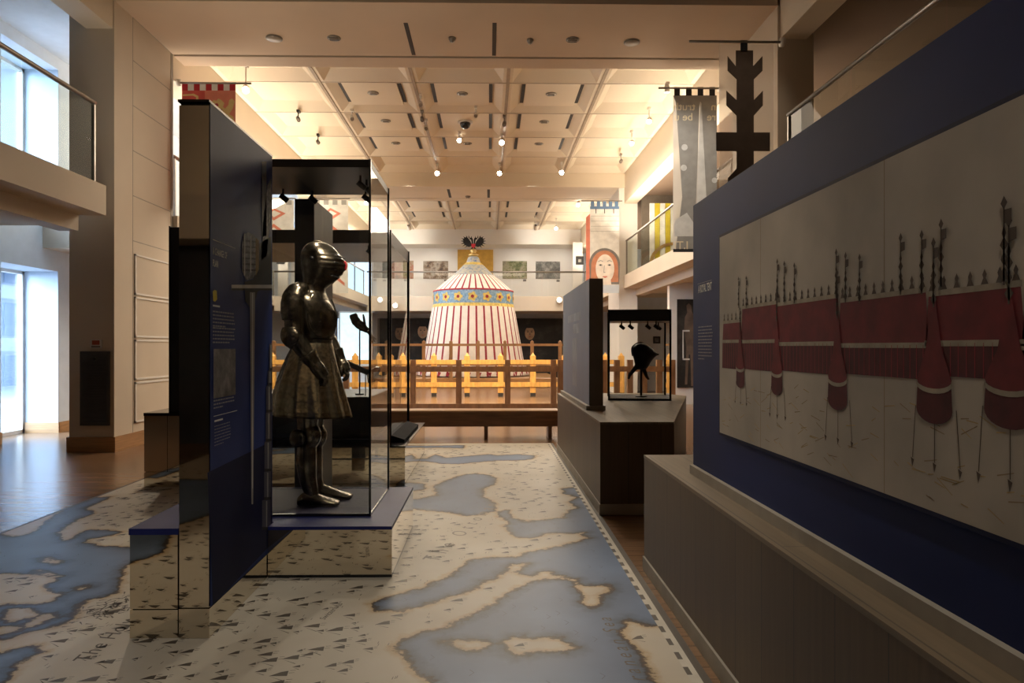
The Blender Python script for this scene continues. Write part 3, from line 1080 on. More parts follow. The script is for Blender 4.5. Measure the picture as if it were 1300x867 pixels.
# near board with the title, and its low mirror plinth
BX = -1.335
mirror_plinth('mirror_plinth', 'low mirrored plinth with navy top nearest the viewer, left of the title board', -1.715, BX - 0.153, 3.42, 4.25, 0.53, 'navy_shelf', split=None)
t = thing('title_board', 'tall navy board headed A CHANGE OF PLAN with a printed sword', 'display board', (BX - 0.07, 3.9, G))
MB().box((BX - 0.146, 3.415, G), (BX, 4.40, 0.146)).build('skirting', 'mirror', t)
MB().box((BX - 0.146, 3.44, 0.15), (BX - 0.002, 4.40, 2.57)).build('panel', 'black_satin', t)
MB().box((BX - 0.146, 3.42, 0.15), (BX - 0.004, 3.4395, 2.555)).build('end_mirror', 'mirror', t)
MB().box((BX - 0.15, 3.413, 2.5702), (BX, 4.41, 2.582)).build('cap', 'black_gloss', t)
PXX = BX + 0.0005
b = MB()
b.quad((PXX - 0.001, 3.425, 0.15), (PXX - 0.001, 4.40, 0.15), (PXX - 0.001, 4.40, 2.57), (PXX - 0.001, 3.425, 2.57), 0)
pb = lambda pts, mi, k=1: b.poly([(lambda q: (PXX + 0.0006 * k, q.y, q.z))(atX(x, y, BX)) for x, y in pts], mi)
# darker lower half and the standing figure at the far edge
pb([(263, 600), (345, 560), (345, 690), (270, 768)], 1)
pb([(332, 205), (338, 205), (338, 300), (332, 300)], 2, 2)
pb([(339, 236), (344, 226), (344.5, 262), (338, 325), (331, 330), (334, 280)], 3, 2)
pb([(328, 310), (344, 300), (344, 362), (322, 372), (321, 352)], 4, 2)
pb([(309, 298), (314, 295), (322, 298), (325, 304), (325, 346), (320, 354), (312, 356), (307, 344), (306.5, 312)], 3, 3)
pb([(324, 302), (328, 305), (328, 342), (324, 350)], 5, 4)
for k in range(6):
    pb([(308, 304 + k * 7.5), (324, 306 + k * 7.2), (324, 308 + k * 7.2), (308, 306.4 + k * 7.5)], 4, 4)
pb([(309, 296), (310.5, 296), (310.5, 350), (309, 350)], 6, 5)
pb([(317, 299), (318.5, 299), (318, 346), (316.8, 346)], 6, 5)
pb([(310, 358), (322, 354), (329, 360), (324, 380), (318, 392), (311, 382)], 4, 3)
pb([(293, 361.5), (344.5, 361.5), (344.5, 368.5), (293, 368.5)], 6, 5)       # cross-guard
pb([(293, 366), (344.5, 366), (344.5, 368.5), (293, 368.5)], 4, 6)
pb([(316.5, 371), (323, 371), (320.5, 640), (318.5, 640)], 7, 5)               # blade
pb([(319.2, 372), (320.3, 372), (319.9, 620), (319.3, 620)], 6, 6)
# tubular lames of the figure's leg down the far edge
for k, (ya, yb, xa, xb) in enumerate([(436, 470, 341, 345), (470, 489, 339, 345), (489, 523, 337, 344.6), (523, 560, 336.5, 344.4), (560, 598, 335, 344), (598, 634, 334.5, 343.4), (634, 672, 332, 343)]):
    pb([(xa, ya + 1), (xb, ya - 1), (xb, yb), (xa, yb + 1)], 8, 5)
    pb([(xa, yb - 3), (xb, yb - 3), (xb, yb), (xa, yb + 1)], 4, 6)
    pb([((xa + xb) / 2 - .6, ya + 2), ((xa + xb) / 2 + .8, ya + 2), ((xa + xb) / 2 + .8, yb - 3), ((xa + xb) / 2 - .6, yb - 3)], 7, 6)
MATS['navy_leg'] = mat('navy_leg', (0.055, 0.055, 0.085), 0.5, var=.15)
b.build('printed_face', ['navy_title', 'navy_dark', 'slot_black', 'armour_print', 'print_black', 'parchment_ochre', 'print_white', 'print_midgrey', 'navy_leg'], t)
b = MB()
Y0 = atX(269, 330, BX).y
def btext(txt, px, py, size, mi=0, bold=0.0, sx=1.0):
    q = atX(px, py, BX)
    b.text(txt, lambda u, v: (PXX + 0.004, q.y + u * sx, q.z + v), size, mi, bold=bold)
btext('A CHANGE OF', 269, 322.5, 0.047, 0, 0.0012, 0.60)
b.build('title_lettering', ['print_white'], t)
b = MB()
btext('PLAN', 269, 337.5, 0.047, 0, 0.0012, 0.60)
b.build('title_lettering', ['print_white'], t)
b = MB()
pt = lambda pts, mi: b.poly([(PXX + 0.004, atX(x, y, BX).y, atX(x, y, BX).z) for x, y in pts], mi)
pt([(269, 303.6), (298, 315), (298, 315.8), (269, 304.4)], 0)
b.build('rule', ['print_white'], t)
b = MB()
pt([(269, 370), (271, 368), (274, 369), (274.5, 380), (272, 383), (269.5, 382)], 0)
b.build('emblem', ['print_yellow'], t)
b = MB()


def body_lines(q0, rows, width, pitch, th, fn, mi, seed, step_words=True):
    """lines of small print, too small to read"""
    r_ = random.Random(seed)
    for k in range(rows):
        z = q0[1] - k * pitch
        u = 0.0
        w_ = width * (1 if k < rows - 1 else r_.uniform(0.4, 0.8)) * r_.uniform(0.92, 1)
        while u < w_:
            l = r_.uniform(0.012, 0.035)
            fn(q0[0] + u, z, min(l, w_ - u), th, mi)
            u += l + 0.006


def bar(u, z, l, th, mi):
    b.quad((PXX + 0.004, u, z), (PXX + 0.004, u + l, z), (PXX + 0.004, u + l, z + th), (PXX + 0.004, u, z + th), mi)
qa = atX(269, 389, BX); bar(qa.y, qa.z, 0.09, 0.009, 0)
qa = atX(269, 396, BX); body_lines((qa.y, qa.z), 5, 0.30, 0.0175, 0.007, bar, 2, 1)
qa = atX(269, 417, BX); body_lines((qa.y, qa.z), 5, 0.30, 0.0175, 0.007, bar, 2, 2)
qa = atX(270, 510, BX); body_lines((qa.y, qa.z), 3, 0.29, 0.0175, 0.007, bar, 2, 3)
qa = atX(270, 529, BX); bar(qa.y, qa.z, 0.32, 0.003, 0)
qa = atX(271, 536, BX); bar(qa.y, qa.z, 0.11, 0.009, 0)
qa = atX(271, 542, BX); body_lines((qa.y, qa.z), 7, 0.22, 0.0155, 0.004, bar, 2, 4)
b.build('small_print', ['print_white', 'print_yellow', 'print_dim'], t)
b = MB()
qa, qb = atX(270, 443, BX), atX(298, 441, BX)
b.quad((PXX + 0.004, qa.y, atX(270, 506, BX).z), (PXX + 0.004, qb.y, atX(270, 506, BX).z), (PXX + 0.004, qb.y, qa.z), (PXX + 0.004, qa.y, qa.z))
b.build('printed_photograph', 'close_up_print', t)

# the second board in line, standing behind the armour case
t = thing('display_board', 'tall dark board standing behind the suit of armour, grey side seen through the case', 'display board', (-1.46, 5.95, G))
MB().box((-1.535, 5.62, G), (-1.385, 6.3, 0.146)).build('skirting', 'mirror', t)
MB().box((-1.535, 5.64, 0.15), (-1.385, 6.3, 2.57)).build('panel', 'black_satin', t)
MB().box((-1.3845, 5.64, 0.95), (-1.38, 6.3, 2.565)).build('printed_face', 'grey_brown', t)
# third board, further back on the left
mirror_plinth('mirror_plinth', 'mirrored plinth with black top further back on the left, below the black board', -3.43, -2.62, 7.12, 7.9, 0.74, 'black_gloss', sk=0.15, split=-3.2)
t = thing('display_board', 'tall black board standing on the far left mirrored plinth', 'display board', (-2.9, 7.4, 0.74))
MB().box((-3.25, 7.30, 0.741), (-2.63, 7.44, 2.62)).build('panel', 'black_satin', t)
MB().box((-3.262, 7.29, 0.741), (-3.25, 7.45, 2.63)).build('edge_trim', 'black_metal', t)

# ================================================================== GLASS CASES


def glass_case(name, label, x0, x1, y0, y1, z0, z1, hood, base, loc_rz=None, heads=(), tr=0.010, wide_post=0.014, hood_mat='black_satin'):
    t = thing(name, label, 'display case', ((x0 + x1) / 2, (y0 + y1) / 2, z0))
    MB().box((x0, y0, z1 - hood), (x1, y1, z1)).build('hood', hood_mat, t)
    MB().box((x0 + 0.004, y0 + 0.004, z0), (x1 - 0.004, y1 - 0.004, z0 + base)).build('deck', 'navy_deck', t)
    g0, g1 = z0 + base, z1 - hood
    for (a, c) in (((x0, y0), (x1, y0)), ((x1, y0), (x1, y1)), ((x1, y1), (x0, y1)), ((x0, y1), (x0, y0))):
        MB().quad((a[0], a[1], g0), (c[0], c[1], g0), (c[0], c[1], g1), (a[0], a[1], g1)).build('glass_pane', 'glass', t)
    w = wide_post
    for (a, c) in ((x0, y0), (x1, y0), (x1, y1), (x0, y1)):
        MB().box((a - w / 2, c - w / 2, z0), (a + w / 2, c + w / 2, z1)).build('corner_seal', 'black_gloss', t)
    b = MB()
    for (a, c) in (((x0, y0), (x1, y0)), ((x0, y1), (x1, y1))):
        b.box((a[0], a[1] - tr / 2, z0), (c[0], c[1] + tr / 2, z0 + base + 0.004))
    for xx in (x0, x1):
        b.box((xx - tr / 2, y0, z0), (xx + tr / 2, y1, z0 + base + 0.004))
    b.build('edge_trim', 'black_gloss', t)
    for (hx, hy) in heads:
        b = MB()
        b.cyl((hx, hy, g1), (hx, hy, g1 - 0.05), 0.008, 8)
        b.cyl((hx - 0.02, hy, g1 - 0.045), (hx + 0.03, hy + 0.015, g1 - 0.085), 0.02, 12)
        b.build('spot_head', 'iron_black', t)
    return t


KZ = 0.315
t = thing('mirror_plinth', 'wide mirrored plinth with navy rim under the armour case', 'plinth', (-1.2, 4.9, G))
KP = [(BX + 0.004, 4.30), (-0.585, 4.30), (-0.585, 5.5), (-1.95, 5.5), (-1.95, 4.42), (BX + 0.004, 4.42)]
MB().prism(KP, G, 0.022).build('skirting', 'black_gloss', t)
MB().prism(KP, 0.022, KZ - 0.022).build('mirror_panel', 'mirror', t)
MB().prism(KP, KZ - 0.022, KZ - 0.002).build('top', 'navy_shelf', t)
glass_case('glass_case', 'tall glass case with black top holding the suit of armour', -1.86, -0.76, 4.56, 5.39, KZ - 0.001, 2.60, 0.05, 0.012,
           heads=((-0.86, 4.78), (-0.84, 4.9), (-0.9, 5.2), (-1.3, 5.25), (-1.5, 5.2)))
mirror_plinth('mirror_plinth', 'mirrored plinth with dark glassy top beyond the armour case', -2.5, -0.84, 7.14, 9.35, 0.40, 'black_gloss', sk=0.02, lip=0.015)
glass_case('glass_case', 'tall glass case with deep black header behind the armour case', -2.4, -1.04, 7.5, 9.2, 0.401, 2.63, 0.14, 0.012,
           heads=((-1.3, 7.7), (-1.9, 7.7), (-1.2, 8.6)), wide_post=0.03)
t = thing('plinth_block', 'low black block inside the further glass case', 'display block', (-1.8, 8.3, 0.415))
MB().bbox((-2.34, 7.62, 0.4145), (-1.27, 9.1, 0.86), 0.01).build('block', 'black_satin', t)
t = thing('caption_rail', 'black sloping caption rail on the dark plinth beside the further case', 'caption panel', (-0.95, 8.0, 0.402))
b = MB()
b.add([(-1.02, 7.45, .402), (-0.88, 7.45, .402), (-0.88, 8.9, .402), (-1.02, 8.9, .402), (-1.02, 7.45, .47), (-0.88, 7.45, .425), (-0.88, 8.9, .425), (-1.02, 8.9, .47)], [(0, 3, 2, 1), (4, 5, 6, 7), (0, 1, 5, 4), (1, 2, 6, 5), (2, 3, 7, 6), (3, 0, 4, 7)])
b.build('panel', 'black_matte', t)
b = MB()
for k in range(3):
    y0 = 7.6 + k * 0.45
    b.add([(-0.998, y0, .4645), (-0.905, y0, .4345), (-0.905, y0 + 0.25, .4345), (-0.998, y0 + 0.25, .4645)], [(0, 1, 2, 3)])
b.build('caption_card', 'black_matte', t)

# fragment of armour (a gauntlet and a curved blade) shown in the further case
t = thing('armoured_gauntlet', 'dark steel gauntlet fragment raised on a mount in the further case', 'armour piece', (-1.45, 8.0, 0.86))
MB().cyl((-1.45, 8.0, 0.861), (-1.45, 8.0, 1.60), 0.008, 8).cyl((-1.45, 8.0, 0.861), (-1.45, 8.0, 0.873), 0.05, 16).build('mount', 'iron_black', t)
def at8(px, py, dy=0.0):
    q = atD(px, py, 8.0)
    return Vector((q.x, q.y + dy, q.z))
MB().limb([at8(448, 399), at8(452, 408), at8(460, 415), at8(467, 420)], [0.045, 0.052, 0.048, 0.028], 14, 5, lame=0.15, lames=5).build('cuff', 'steel_dark', t)
for k, (ex, ey) in enumerate(((478, 431), (476, 434), (473, 436), (470, 437))):
    MB().limb([at8(465, 419, -0.03 + k * 0.02), at8(471, 425 + k, -0.03 + k * 0.02), at8(ex, ey, -0.03 + k * 0.02)], [0.016, 0.013, 0.007], 8, 3).build('finger', 'steel_dark', t)
MB().limb([at8(463, 412), at8(462, 404), at8(461, 399)], [0.016, 0.013, 0.008], 8, 3).build('thumb', 'steel_dark', t)
t = thing('pole_weapon', 'grey steel lance with round guard laid slanting in the further case', 'weapon', (-1.4, 7.8, 0.86))
q0, q1, q2 = atD(405, 444, 7.8), atD(486, 482, 7.8), atD(500, 492, 7.8)
MB().cyl(q0, q1, 0.022, 12, r2=0.035).build('shaft', 'print_midgrey', t)
d_ = (q1 - q0).normalized()
e_ = atD(466, 472, 7.8)
MB().lathe([(0.03, 0), (0.10, 0.05), (0.12, 0.10), (0.11, 0.10), (0.04, 0.03)], q1 - d_ * 0.18, 20, 0, True, False, d_).build('guard', 'steel_bright', t)
for sx in (-2.0, -1.35):
    zz = q0.z + (sx - q0.x) / (q1.x - q0.x) * (q1.z - q0.z)
    if zz > 0.9:
        MB().cyl((sx, 7.8, 0.861), (sx, 7.8, zz - 0.02), 0.006, 8).build('prop', 'iron_black', t)

# ================================================================== SUIT OF ARMOUR
KY = 4.93
SC = 900 / KY
def kx(px, py, dy=0.0):
    """a point of the armour measured on the photograph, dy metres behind the figure's middle plane"""
    q = atD(px, py, KY + dy)
    return Vector((q.x, KY + dy, q.z))
kc = kx(397, 640)
FZ = KZ + 0.012
ka = thing('suit_of_armour', 'dark steel suit of armour with flared skirt standing in profile in the tall glass case', 'armour', (kc.x, KY, FZ))


def prof(py, xb, xf, w):
    a, c = kx(xb, py), kx(xf, py)
    return (a.z, a.x, c.x, w / SC)


hel = [(370.5, 385, 412, 19), (367, 385, 413, 19.5), (364, 385, 417, 20), (358, 385, 425, 21), (351, 384.5, 432, 23.5), (344, 383.5, 437.5, 25.5), (337, 382.6, 439, 26.5), (330, 382.3, 436.5, 26.5), (322, 382.8, 430.5, 25), (315, 386, 424.5, 20.5), (310, 391, 417, 14), (307.5, 397, 410, 6)]
def dense(sl, k=5):
    out = []
    m = len(sl)
    for i in range(m - 1):
        p0, p1, p2, p3 = sl[max(0, i - 1)], sl[i], sl[i + 1], sl[min(m - 1, i + 2)]
        for j in range(k + (1 if i == m - 2 else 0)):
            t_ = j / k
            out.append(tuple(0.5 * (2 * p1[q] + (p2[q] - p0[q]) * t_ + (2 * p0[q] - 5 * p1[q] + 4 * p2[q] - p3[q]) * t_ ** 2 + (3 * p1[q] - p0[q] - 3 * p2[q] + p3[q]) * t_ ** 3) for q in range(4)))
    return out


def ridge(z):
    a, c = kx(400, 362).z, kx(400, 320).z
    if a < z < c:
        u = (z - a) / (c - a)
        return 0.0035 * math.sin(u * 2 * PI * 7.0) * math.sin(u * PI) ** 0.5
    return 0.0
hb = MB()
hb.slices(dense([prof(*h) for h in hel], 8), 40, 0, 0.5, ridge, KY)
hb.build('helmet', 'steel_dark', ka)
cb = MB()
cb.limb([kx(382, 340), kx(386, 318), kx(400, 306.8), kx(416, 310)], [0.006, 0.008, 0.009, 0.004], 8, 8)
cb.build('comb', 'steel_dark', ka)
vb = MB()
for sg in (-1, 1):   # eye slit and breaths on the visor
    for k in range(4):
        p = kx(428 - k * 1.5, 326 + k * 8.5)
        q = kx(437 - k * 2.2, 328 + k * 8)
        vb.limb([p + Vector((0, sg * 0.085, 0)), (p + q) / 2 + Vector((0, sg * 0.072, 0)), q + Vector((0, sg * 0.02, 0))], [0.004, 0.005, 0.004], 6, 4)
    pv = kx(402, 331)
    vb.cyl(pv + Vector((0, sg * 0.135, 0)), pv + Vector((0, sg * 0.150, 0)), 0.014, 14)
vb.build('visor_bars', 'iron_black', ka)
MB().limb([kx(438, 332), kx(439.5, 337), kx(438.5, 343)], [0.006, 0.008, 0.006], 8, 4).build('visor_lining', 'red_plume', ka)
gb = MB()
gb.slices(dense([prof(*h) for h in [(381, 374, 417, 36), (376, 378, 415, 29), (371, 381.5, 413, 23.5), (366, 383, 413, 21.5), (363, 383.5, 413, 21)]], 6), 32, 0, 0.2, None, KY)
gb.build('gorget', 'steel_dark', ka)
tb = MB()
tb.slices(dense([prof(*h) for h in [(440, 375, 421, 27), (434, 376, 419, 26), (426, 374.5, 423, 28), (416, 373, 425.5, 32), (404, 371, 426, 36), (394, 370, 424, 38), (384, 371, 419, 38), (377, 374, 413, 34), (373, 379, 408, 27)]], 6), 40, 0, 0.25, None, KY)
# turned edge of the breastplate at the arm hole
for sg in (-1, 1):
    tb.limb([kx(398, 372, sg * 0.14), kx(393, 384, sg * 0.185), kx(391, 402, sg * 0.19), kx(396, 418, sg * 0.165), kx(408, 430, sg * 0.12)], [0.006, 0.009, 0.009, 0.009, 0.006], 8, 6)
tb.limb([kx(421, 380), kx(426, 396), kx(427, 408), kx(423, 426)], [0.004, 0.008, 0.008, 0.004], 8, 6)
tb.build('cuirass', 'steel_dark', ka)
# skirt
sk = MB()
ctrl = [(433, 374, 421, 27), (440, 371, 422.5, 30), (455, 364, 426, 35), (470, 358, 430, 39), (485, 353, 434.5, 43), (500, 349, 438.5, 46), (512, 346.5, 442, 48), (521, 345.5, 444.5, 49.5), (524, 346, 444.5, 49)]
sl = dense([prof(*h) for h in ctrl], 6)
rg = []
NS = 96
za, zb = sl[0][0], sl[-1][0]
for z, xb, xf, w in sl:
    u = (za - z) / (za - zb)
    cx, a = (xb + xf) / 2, (xf - xb) / 2
    r = []
    for k in range(NS):
        th = 2 * PI * k / NS
        fl_ = 1 + 0.040 * u ** 0.8 * math.cos(11 * th) + (0.008 if abs((u * 6) % 1 - 0.5) < 0.08 else 0)
        # the hem dips towards the front in the photograph
        r.append(Vector((cx + a * fl_ * math.cos(th), KY + w * fl_ * math.sin(th), z - 0.03 * u * (0.5 + 0.5 * math.cos(th)))))
    rg.append(r)
inner = [[p + (Vector((sum(q.x for q in r) / NS, KY, p.z)) - p) * 0.02 for p in r] for r in reversed(rg)]
sk.rings(rg + inner, 0, True, False)
sk.build('skirt', 'steel_etched', ka)
bl = MB()
bl.rings([[Vector(((p.x - kc.x) * 1.012 + kc.x, (p.y - KY) * 1.012 + KY, p.z + dz)) for p in rg[-1]] for dz in (0.0, 0.012)], 0, True, False)
bl.rings([[Vector(((p.x - kc.x) * 1.02 + kc.x, (p.y - KY) * 1.03 + KY, p.z + dz)) for p in rg[1]] for dz in (-0.01, 0.012)], 0, True, False)
bl.build('skirt_border', 'steel_dark', ka)
# shoulders and arms (near arm = figure's right)
for sg, sh in ((-1, [(386, 365), (375, 373), (371.5, 388), (372, 406)]), (1, [(394, 366), (398, 376), (402, 392), (404, 404)])):
    dy = sg * 0.205
    MB().limb([kx(*sh[0], dy * 0.5), kx(*sh[1], dy * 0.85), kx(*sh[2], dy), kx(*sh[3], dy * 1.02)], [0.045, 0.070, 0.078, 0.070], 24, 9, lame=0.05, lames=6).build('pauldron', 'steel_dark', ka)
    if sg < 0:
        el, wr, hd = (374, 427), (398, 460), (408, 474)
        up = [(373, 400), (373.5, 414), (375, 427)]
    else:
        el, wr, hd = (417, 432), (431, 457), (437, 468)
        up = [(403, 402), (409, 418), (417, 432)]
    MB().limb([kx(*up[0], dy * 1.02), kx(*up[1], dy * 1.06), kx(*up[2], dy * 1.12)], [0.064, 0.062, 0.058], 18, 6, lame=0.05, lames=3).build('upper_arm_plate', 'steel_dark', ka)
    cp = kx(*el, dy * 1.12)
    cob = MB()
    cob.limb([cp + Vector((-0.02, 0, 0.06)), cp + Vector((-0.015, 0, 0.0)), cp + Vector((0.02, 0, -0.055))], [0.058, 0.075, 0.056], 18, 6)
    cob.lathe([(0.05, 0), (0.045, 0.012), (0.02, 0.022), (0.002, 0.025)], cp + Vector((0, sg * 0.062, 0)), 18, 0, True, True, (0, sg, 0))
    cob.build('elbow_cop', 'steel_dark', ka)
    MB().limb([cp, kx((el[0] + wr[0]) / 2, (el[1] + wr[1]) / 2 + 1, dy * 1.08), kx(*wr, dy * 0.98)], [0.060, 0.056, 0.042], 18, 8).build('forearm_plate', 'steel_dark', ka)
    # gauntlet: cuff, back of the hand, four fingers, thumb
    w0, h0 = kx(*wr, dy * 0.98), kx(*hd, dy * 0.9)
    dd = (h0 - w0).normalized()
    gt = MB()
    gt.limb([w0 - dd * 0.07, w0 - dd * 0.02, w0 + dd * 0.02], [0.062, 0.050, 0.043], 18, 5)
    gt.limb([w0 + dd * 0.0, w0 + dd * 0.045, h0 + dd * 0.03], [0.040, 0.048, 0.040], 16, 6, lame=0.06, lames=5)
    gl_ = gt.build('gauntlet', 'steel_dark', ka)
    side = Vector((0, 1, 0))
    fwd = dd.cross(side).normalized()
    if fwd.x > 0:
        fwd = -fwd
    for k in range(4):
        off = side * (-0.030 + 0.020 * k)
        L = (0.034, 0.038, 0.036, 0.029)[k]
        p = h0 + dd * 0.02 + off
        p1_ = p + dd * L
        p2_ = p1_ + (dd * 0.55 + fwd * 0.8).normalized() * L * 0.8
        p3_ = p2_ + (dd * -0.25 + fwd).normalized() * L * 0.65
        MB().limb([p, p1_, p2_, p3_], [0.0115, 0.0115, 0.0105, 0.007], 10, 5, lame=0.12, lames=5).build('finger', 'steel_dark', gl_)
    th0 = w0 + dd * 0.05 - side * sg * 0.035
    MB().limb([th0, th0 + dd * 0.035 + fwd * 0.02 - side * sg * 0.012, th0 + dd * 0.07 + fwd * 0.035 - side * sg * 0.005], [0.015, 0.0135, 0.009], 10, 5).build('thumb', 'steel_dark', gl_)
# legs
for sg, dx, dy in ((-1, 0, -0.105), (1, 8, 0.105)):
    legm = MB()
    legm.limb([kx(392 + dx, 500, dy), kx(391 + dx, 525, dy), kx(390 + dx, 545, dy)], [0.085, 0.078, 0.062], 20, 6, lame=0.02, lames=3)
    legm.limb([kx(390 + dx, 560, dy), kx(389 + dx, 585, dy), kx(391 + dx, 608, dy), kx(396 + dx, 628 if sg < 0 else 621, dy), kx(397 + dx, 637 if sg < 0 else 630, dy)], [0.060, 0.068, 0.058, 0.046, 0.048], 20, 8)
    legm.build('leg_plate', 'steel_dark', ka)
    kn = MB()
    kp = kx(391 + dx, 553, dy)
    kn.limb([kp + Vector((-0.01, 0, 0.065)), kp + Vector((0.015, 0, 0.0)), kp + Vector((-0.01, 0, -0.065))], [0.062, 0.075, 0.060], 20, 8)
    kn.lathe([(0.055, 0), (0.06, 0.012), (0.035, 0.02), (0.002, 0.022)], kp + Vector((-0.05, sg * 0.06, -0.01)), 18, 0, True, True, (-0.3, sg, 0))
    kn.build('knee_cop', 'steel_dark', ka)
    sb = MB()
    hx = kx(397 + dx, 640).x - 0.07
    L = [(0.0, 0.036, 0.055), (0.03, 0.044, 0.085), (0.07, 0.046, 0.10), (0.12, 0.050, 0.082), (0.17, 0.057, 0.060), (0.22, 0.062, 0.044), (0.255, 0.060, 0.034), (0.275, 0.048, 0.026)]
    rgs = []
    N_ = 40
    for i in range(N_ + 1):
        u = i / N_ * (len(L) - 1)
        k = min(int(u), len(L) - 2)
        f_ = u - k
        f_ = f_ * f_ * (3 - 2 * f_) * 0.5 + f_ * 0.5
        x_, w_, h_ = (L[k][q] * (1 - f_) + L[k + 1][q] * f_ for q in range(3))
        h_ *= 1 + 0.05 * ((i / N_ * 9) % 1 - 0.5)
        rgs.append([Vector((hx + x_, KY + dy + 0.005 * sg + w_ * math.cos(2 * PI * q / 20), FZ + 0.001 + max(0.0, h_ / 2 + h_ / 2 * (math.sin(2 * PI * q / 20)) * (1 if math.sin(2 * PI * q / 20) > 0 else 1)))) for q in range(20)])
    sb.rings(rgs, 0, True, True)
    sb.build('sabaton', 'steel_dark', ka)

# ================================================================== OAK PLINTHS AND BOARDS ON THE RIGHT
PX0 = 0.98
t = thing('oak_plinth', 'long oak-boarded plinth carrying the navy board on the right', 'plinth', (1.4, 2.2, 0))
MB().box((PX0 - 0.012, -1.5, 0.0), (PX0 + 1.2, 4.44, 0.085)).build('skirting', 'pale_skirting', t)
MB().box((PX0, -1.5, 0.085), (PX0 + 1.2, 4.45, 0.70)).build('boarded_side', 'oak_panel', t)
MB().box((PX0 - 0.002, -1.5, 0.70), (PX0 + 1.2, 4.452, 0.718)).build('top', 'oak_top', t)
RX = 1.105
t = thing('navy_board', 'long navy board headed A ROYAL TENT with a large red tent painting', 'display board', (RX + 0.06, 1.5, 0.719))
MB().box((RX - 0.022, -1.2, 0.7185), (RX + 0.14, 3.80, 0.765)).build('skirting', 'pale_skirting', t)
MB().box((RX, -1.2, 0.765), (RX + 0.13, 3.81, 2.16)).build('panel', 'navy_print', t)
RF = RX - 0.002
ya_, yb_ = atX(917, 400, RX).y, 0.55
zb_, zt_ = 0.995, 1.915
b = MB()
b.box((RF - 0.010, yb_ - 0.012, zb_ - 0.012), (RX + 0.001, ya_ + 0.012, zt_ + 0.012), 0)
fo = b.build('picture_frame', 'navy_dark', t)
b = MB()
PF = RF - 0.0105
b.quad((PF, ya_, zb_), (PF, yb_, zb_), (PF, yb_, zt_), (PF, ya_, zt_), 0)
# u runs to the right along the picture (towards the viewer), v up
Wd, Hd = ya_ - yb_, zt_ - zb_
pu = lambda u, v, k=1: (PF - 0.0004 * k, ya_ - u, zb_ + v)
pp = lambda pts, mi, k=1: b.poly([pu(u, v, k) for u, v in pts], mi)
rr_ = random.Random(5)
for k in range(150):       # faint strokes of grass and ropes on the ground
    u, v = rr_.uniform(0.03, Wd - 0.05), rr_.uniform(0.03, 0.26)
    l, a = rr_.uniform(0.02, 0.07), rr_.uniform(-0.5, 0.5)
    pp([(u, v), (u + l * math.cos(a), v + l * math.sin(a)), (u + l * math.cos(a), v + l * math.sin(a) + 0.002), (u, v + 0.003)], 1 if rr_.random() < 0.6 else 2)


def finial(u, v, s_, k=6):
    pp([(u - 0.003, v), (u + 0.003, v), (u + 0.0022, v + 0.15 * s_), (u - 0.0022, v + 0.15 * s_)], 6, k)
    for dv, r in ((0.02, 0.012), (0.05, 0.009), (0.078, 0.011), (0.10, 0.006)):
        pp([(u - r * s_, v + dv * s_), (u, v + (dv - 0.014) * s_), (u + r * s_, v + dv * s_), (u, v + (dv + 0.016) * s_)], 6, k)
    pp([(u, v + 0.118 * s_), (u + 0.020 * s_, v + 0.122 * s_), (u + 0.020 * s_, v + 0.145 * s_), (u, v + 0.145 * s_)], 6, k)
    pp([(u - 0.009 * s_, v + 0.158 * s_), (u, v + 0.145 * s_), (u + 0.009 * s_, v + 0.158 * s_), (u, v + 0.172 * s_)], 6, k)


def hall(u0, u1, ve, vr, vb, s_=1.0):
    """a long marquee: roof, eaves trim and wall"""
    h0 = ve + 0.0
    pp([(u0, ve), (u1, ve), (u1 - 0.012, vr), (u0 + 0.012, vr)], 3, 3)
    pp([(u0 - 0.004, vb), (u1 + 0.004, vb), (u1, ve), (u0, ve)], 4, 3)
    pp([(u0 - 0.004, ve - 0.008), (u1 + 0.004, ve - 0.008), (u1 + 0.004, ve + 0.006), (u0 - 0.004, ve + 0.006)], 5, 4)
    pp([(u0 + 0.008, vr - 0.004), (u1 - 0.008, vr - 0.004), (u1 - 0.008, vr + 0.010), (u0 + 0.008, vr + 0.010)], 5, 4)
    n_ = max(3, int((u1 - u0) / 0.045))
    for i in range(n_):
        c_ = u0 + 0.025 + (u1 - u0 - 0.05) * i / (n_ - 1)
        pp([(c_ - 0.012, vr + 0.010), (c_ + 0.012, vr + 0.010), (c_ + 0.004, vr + 0.024), (c_ + 0.007, vr + 0.032), (c_, vr + 0.044), (c_ - 0.007, vr + 0.032), (c_ - 0.004, vr + 0.024)], 6, 4)
    for i in range(int((u1 - u0) / 0.028)):
        c_ = u0 + 0.01 + i * 0.028
        pp([(c_, vb), (c_ + 0.003, vb), (c_ + 0.003, ve), (c_, ve)], 7, 4)


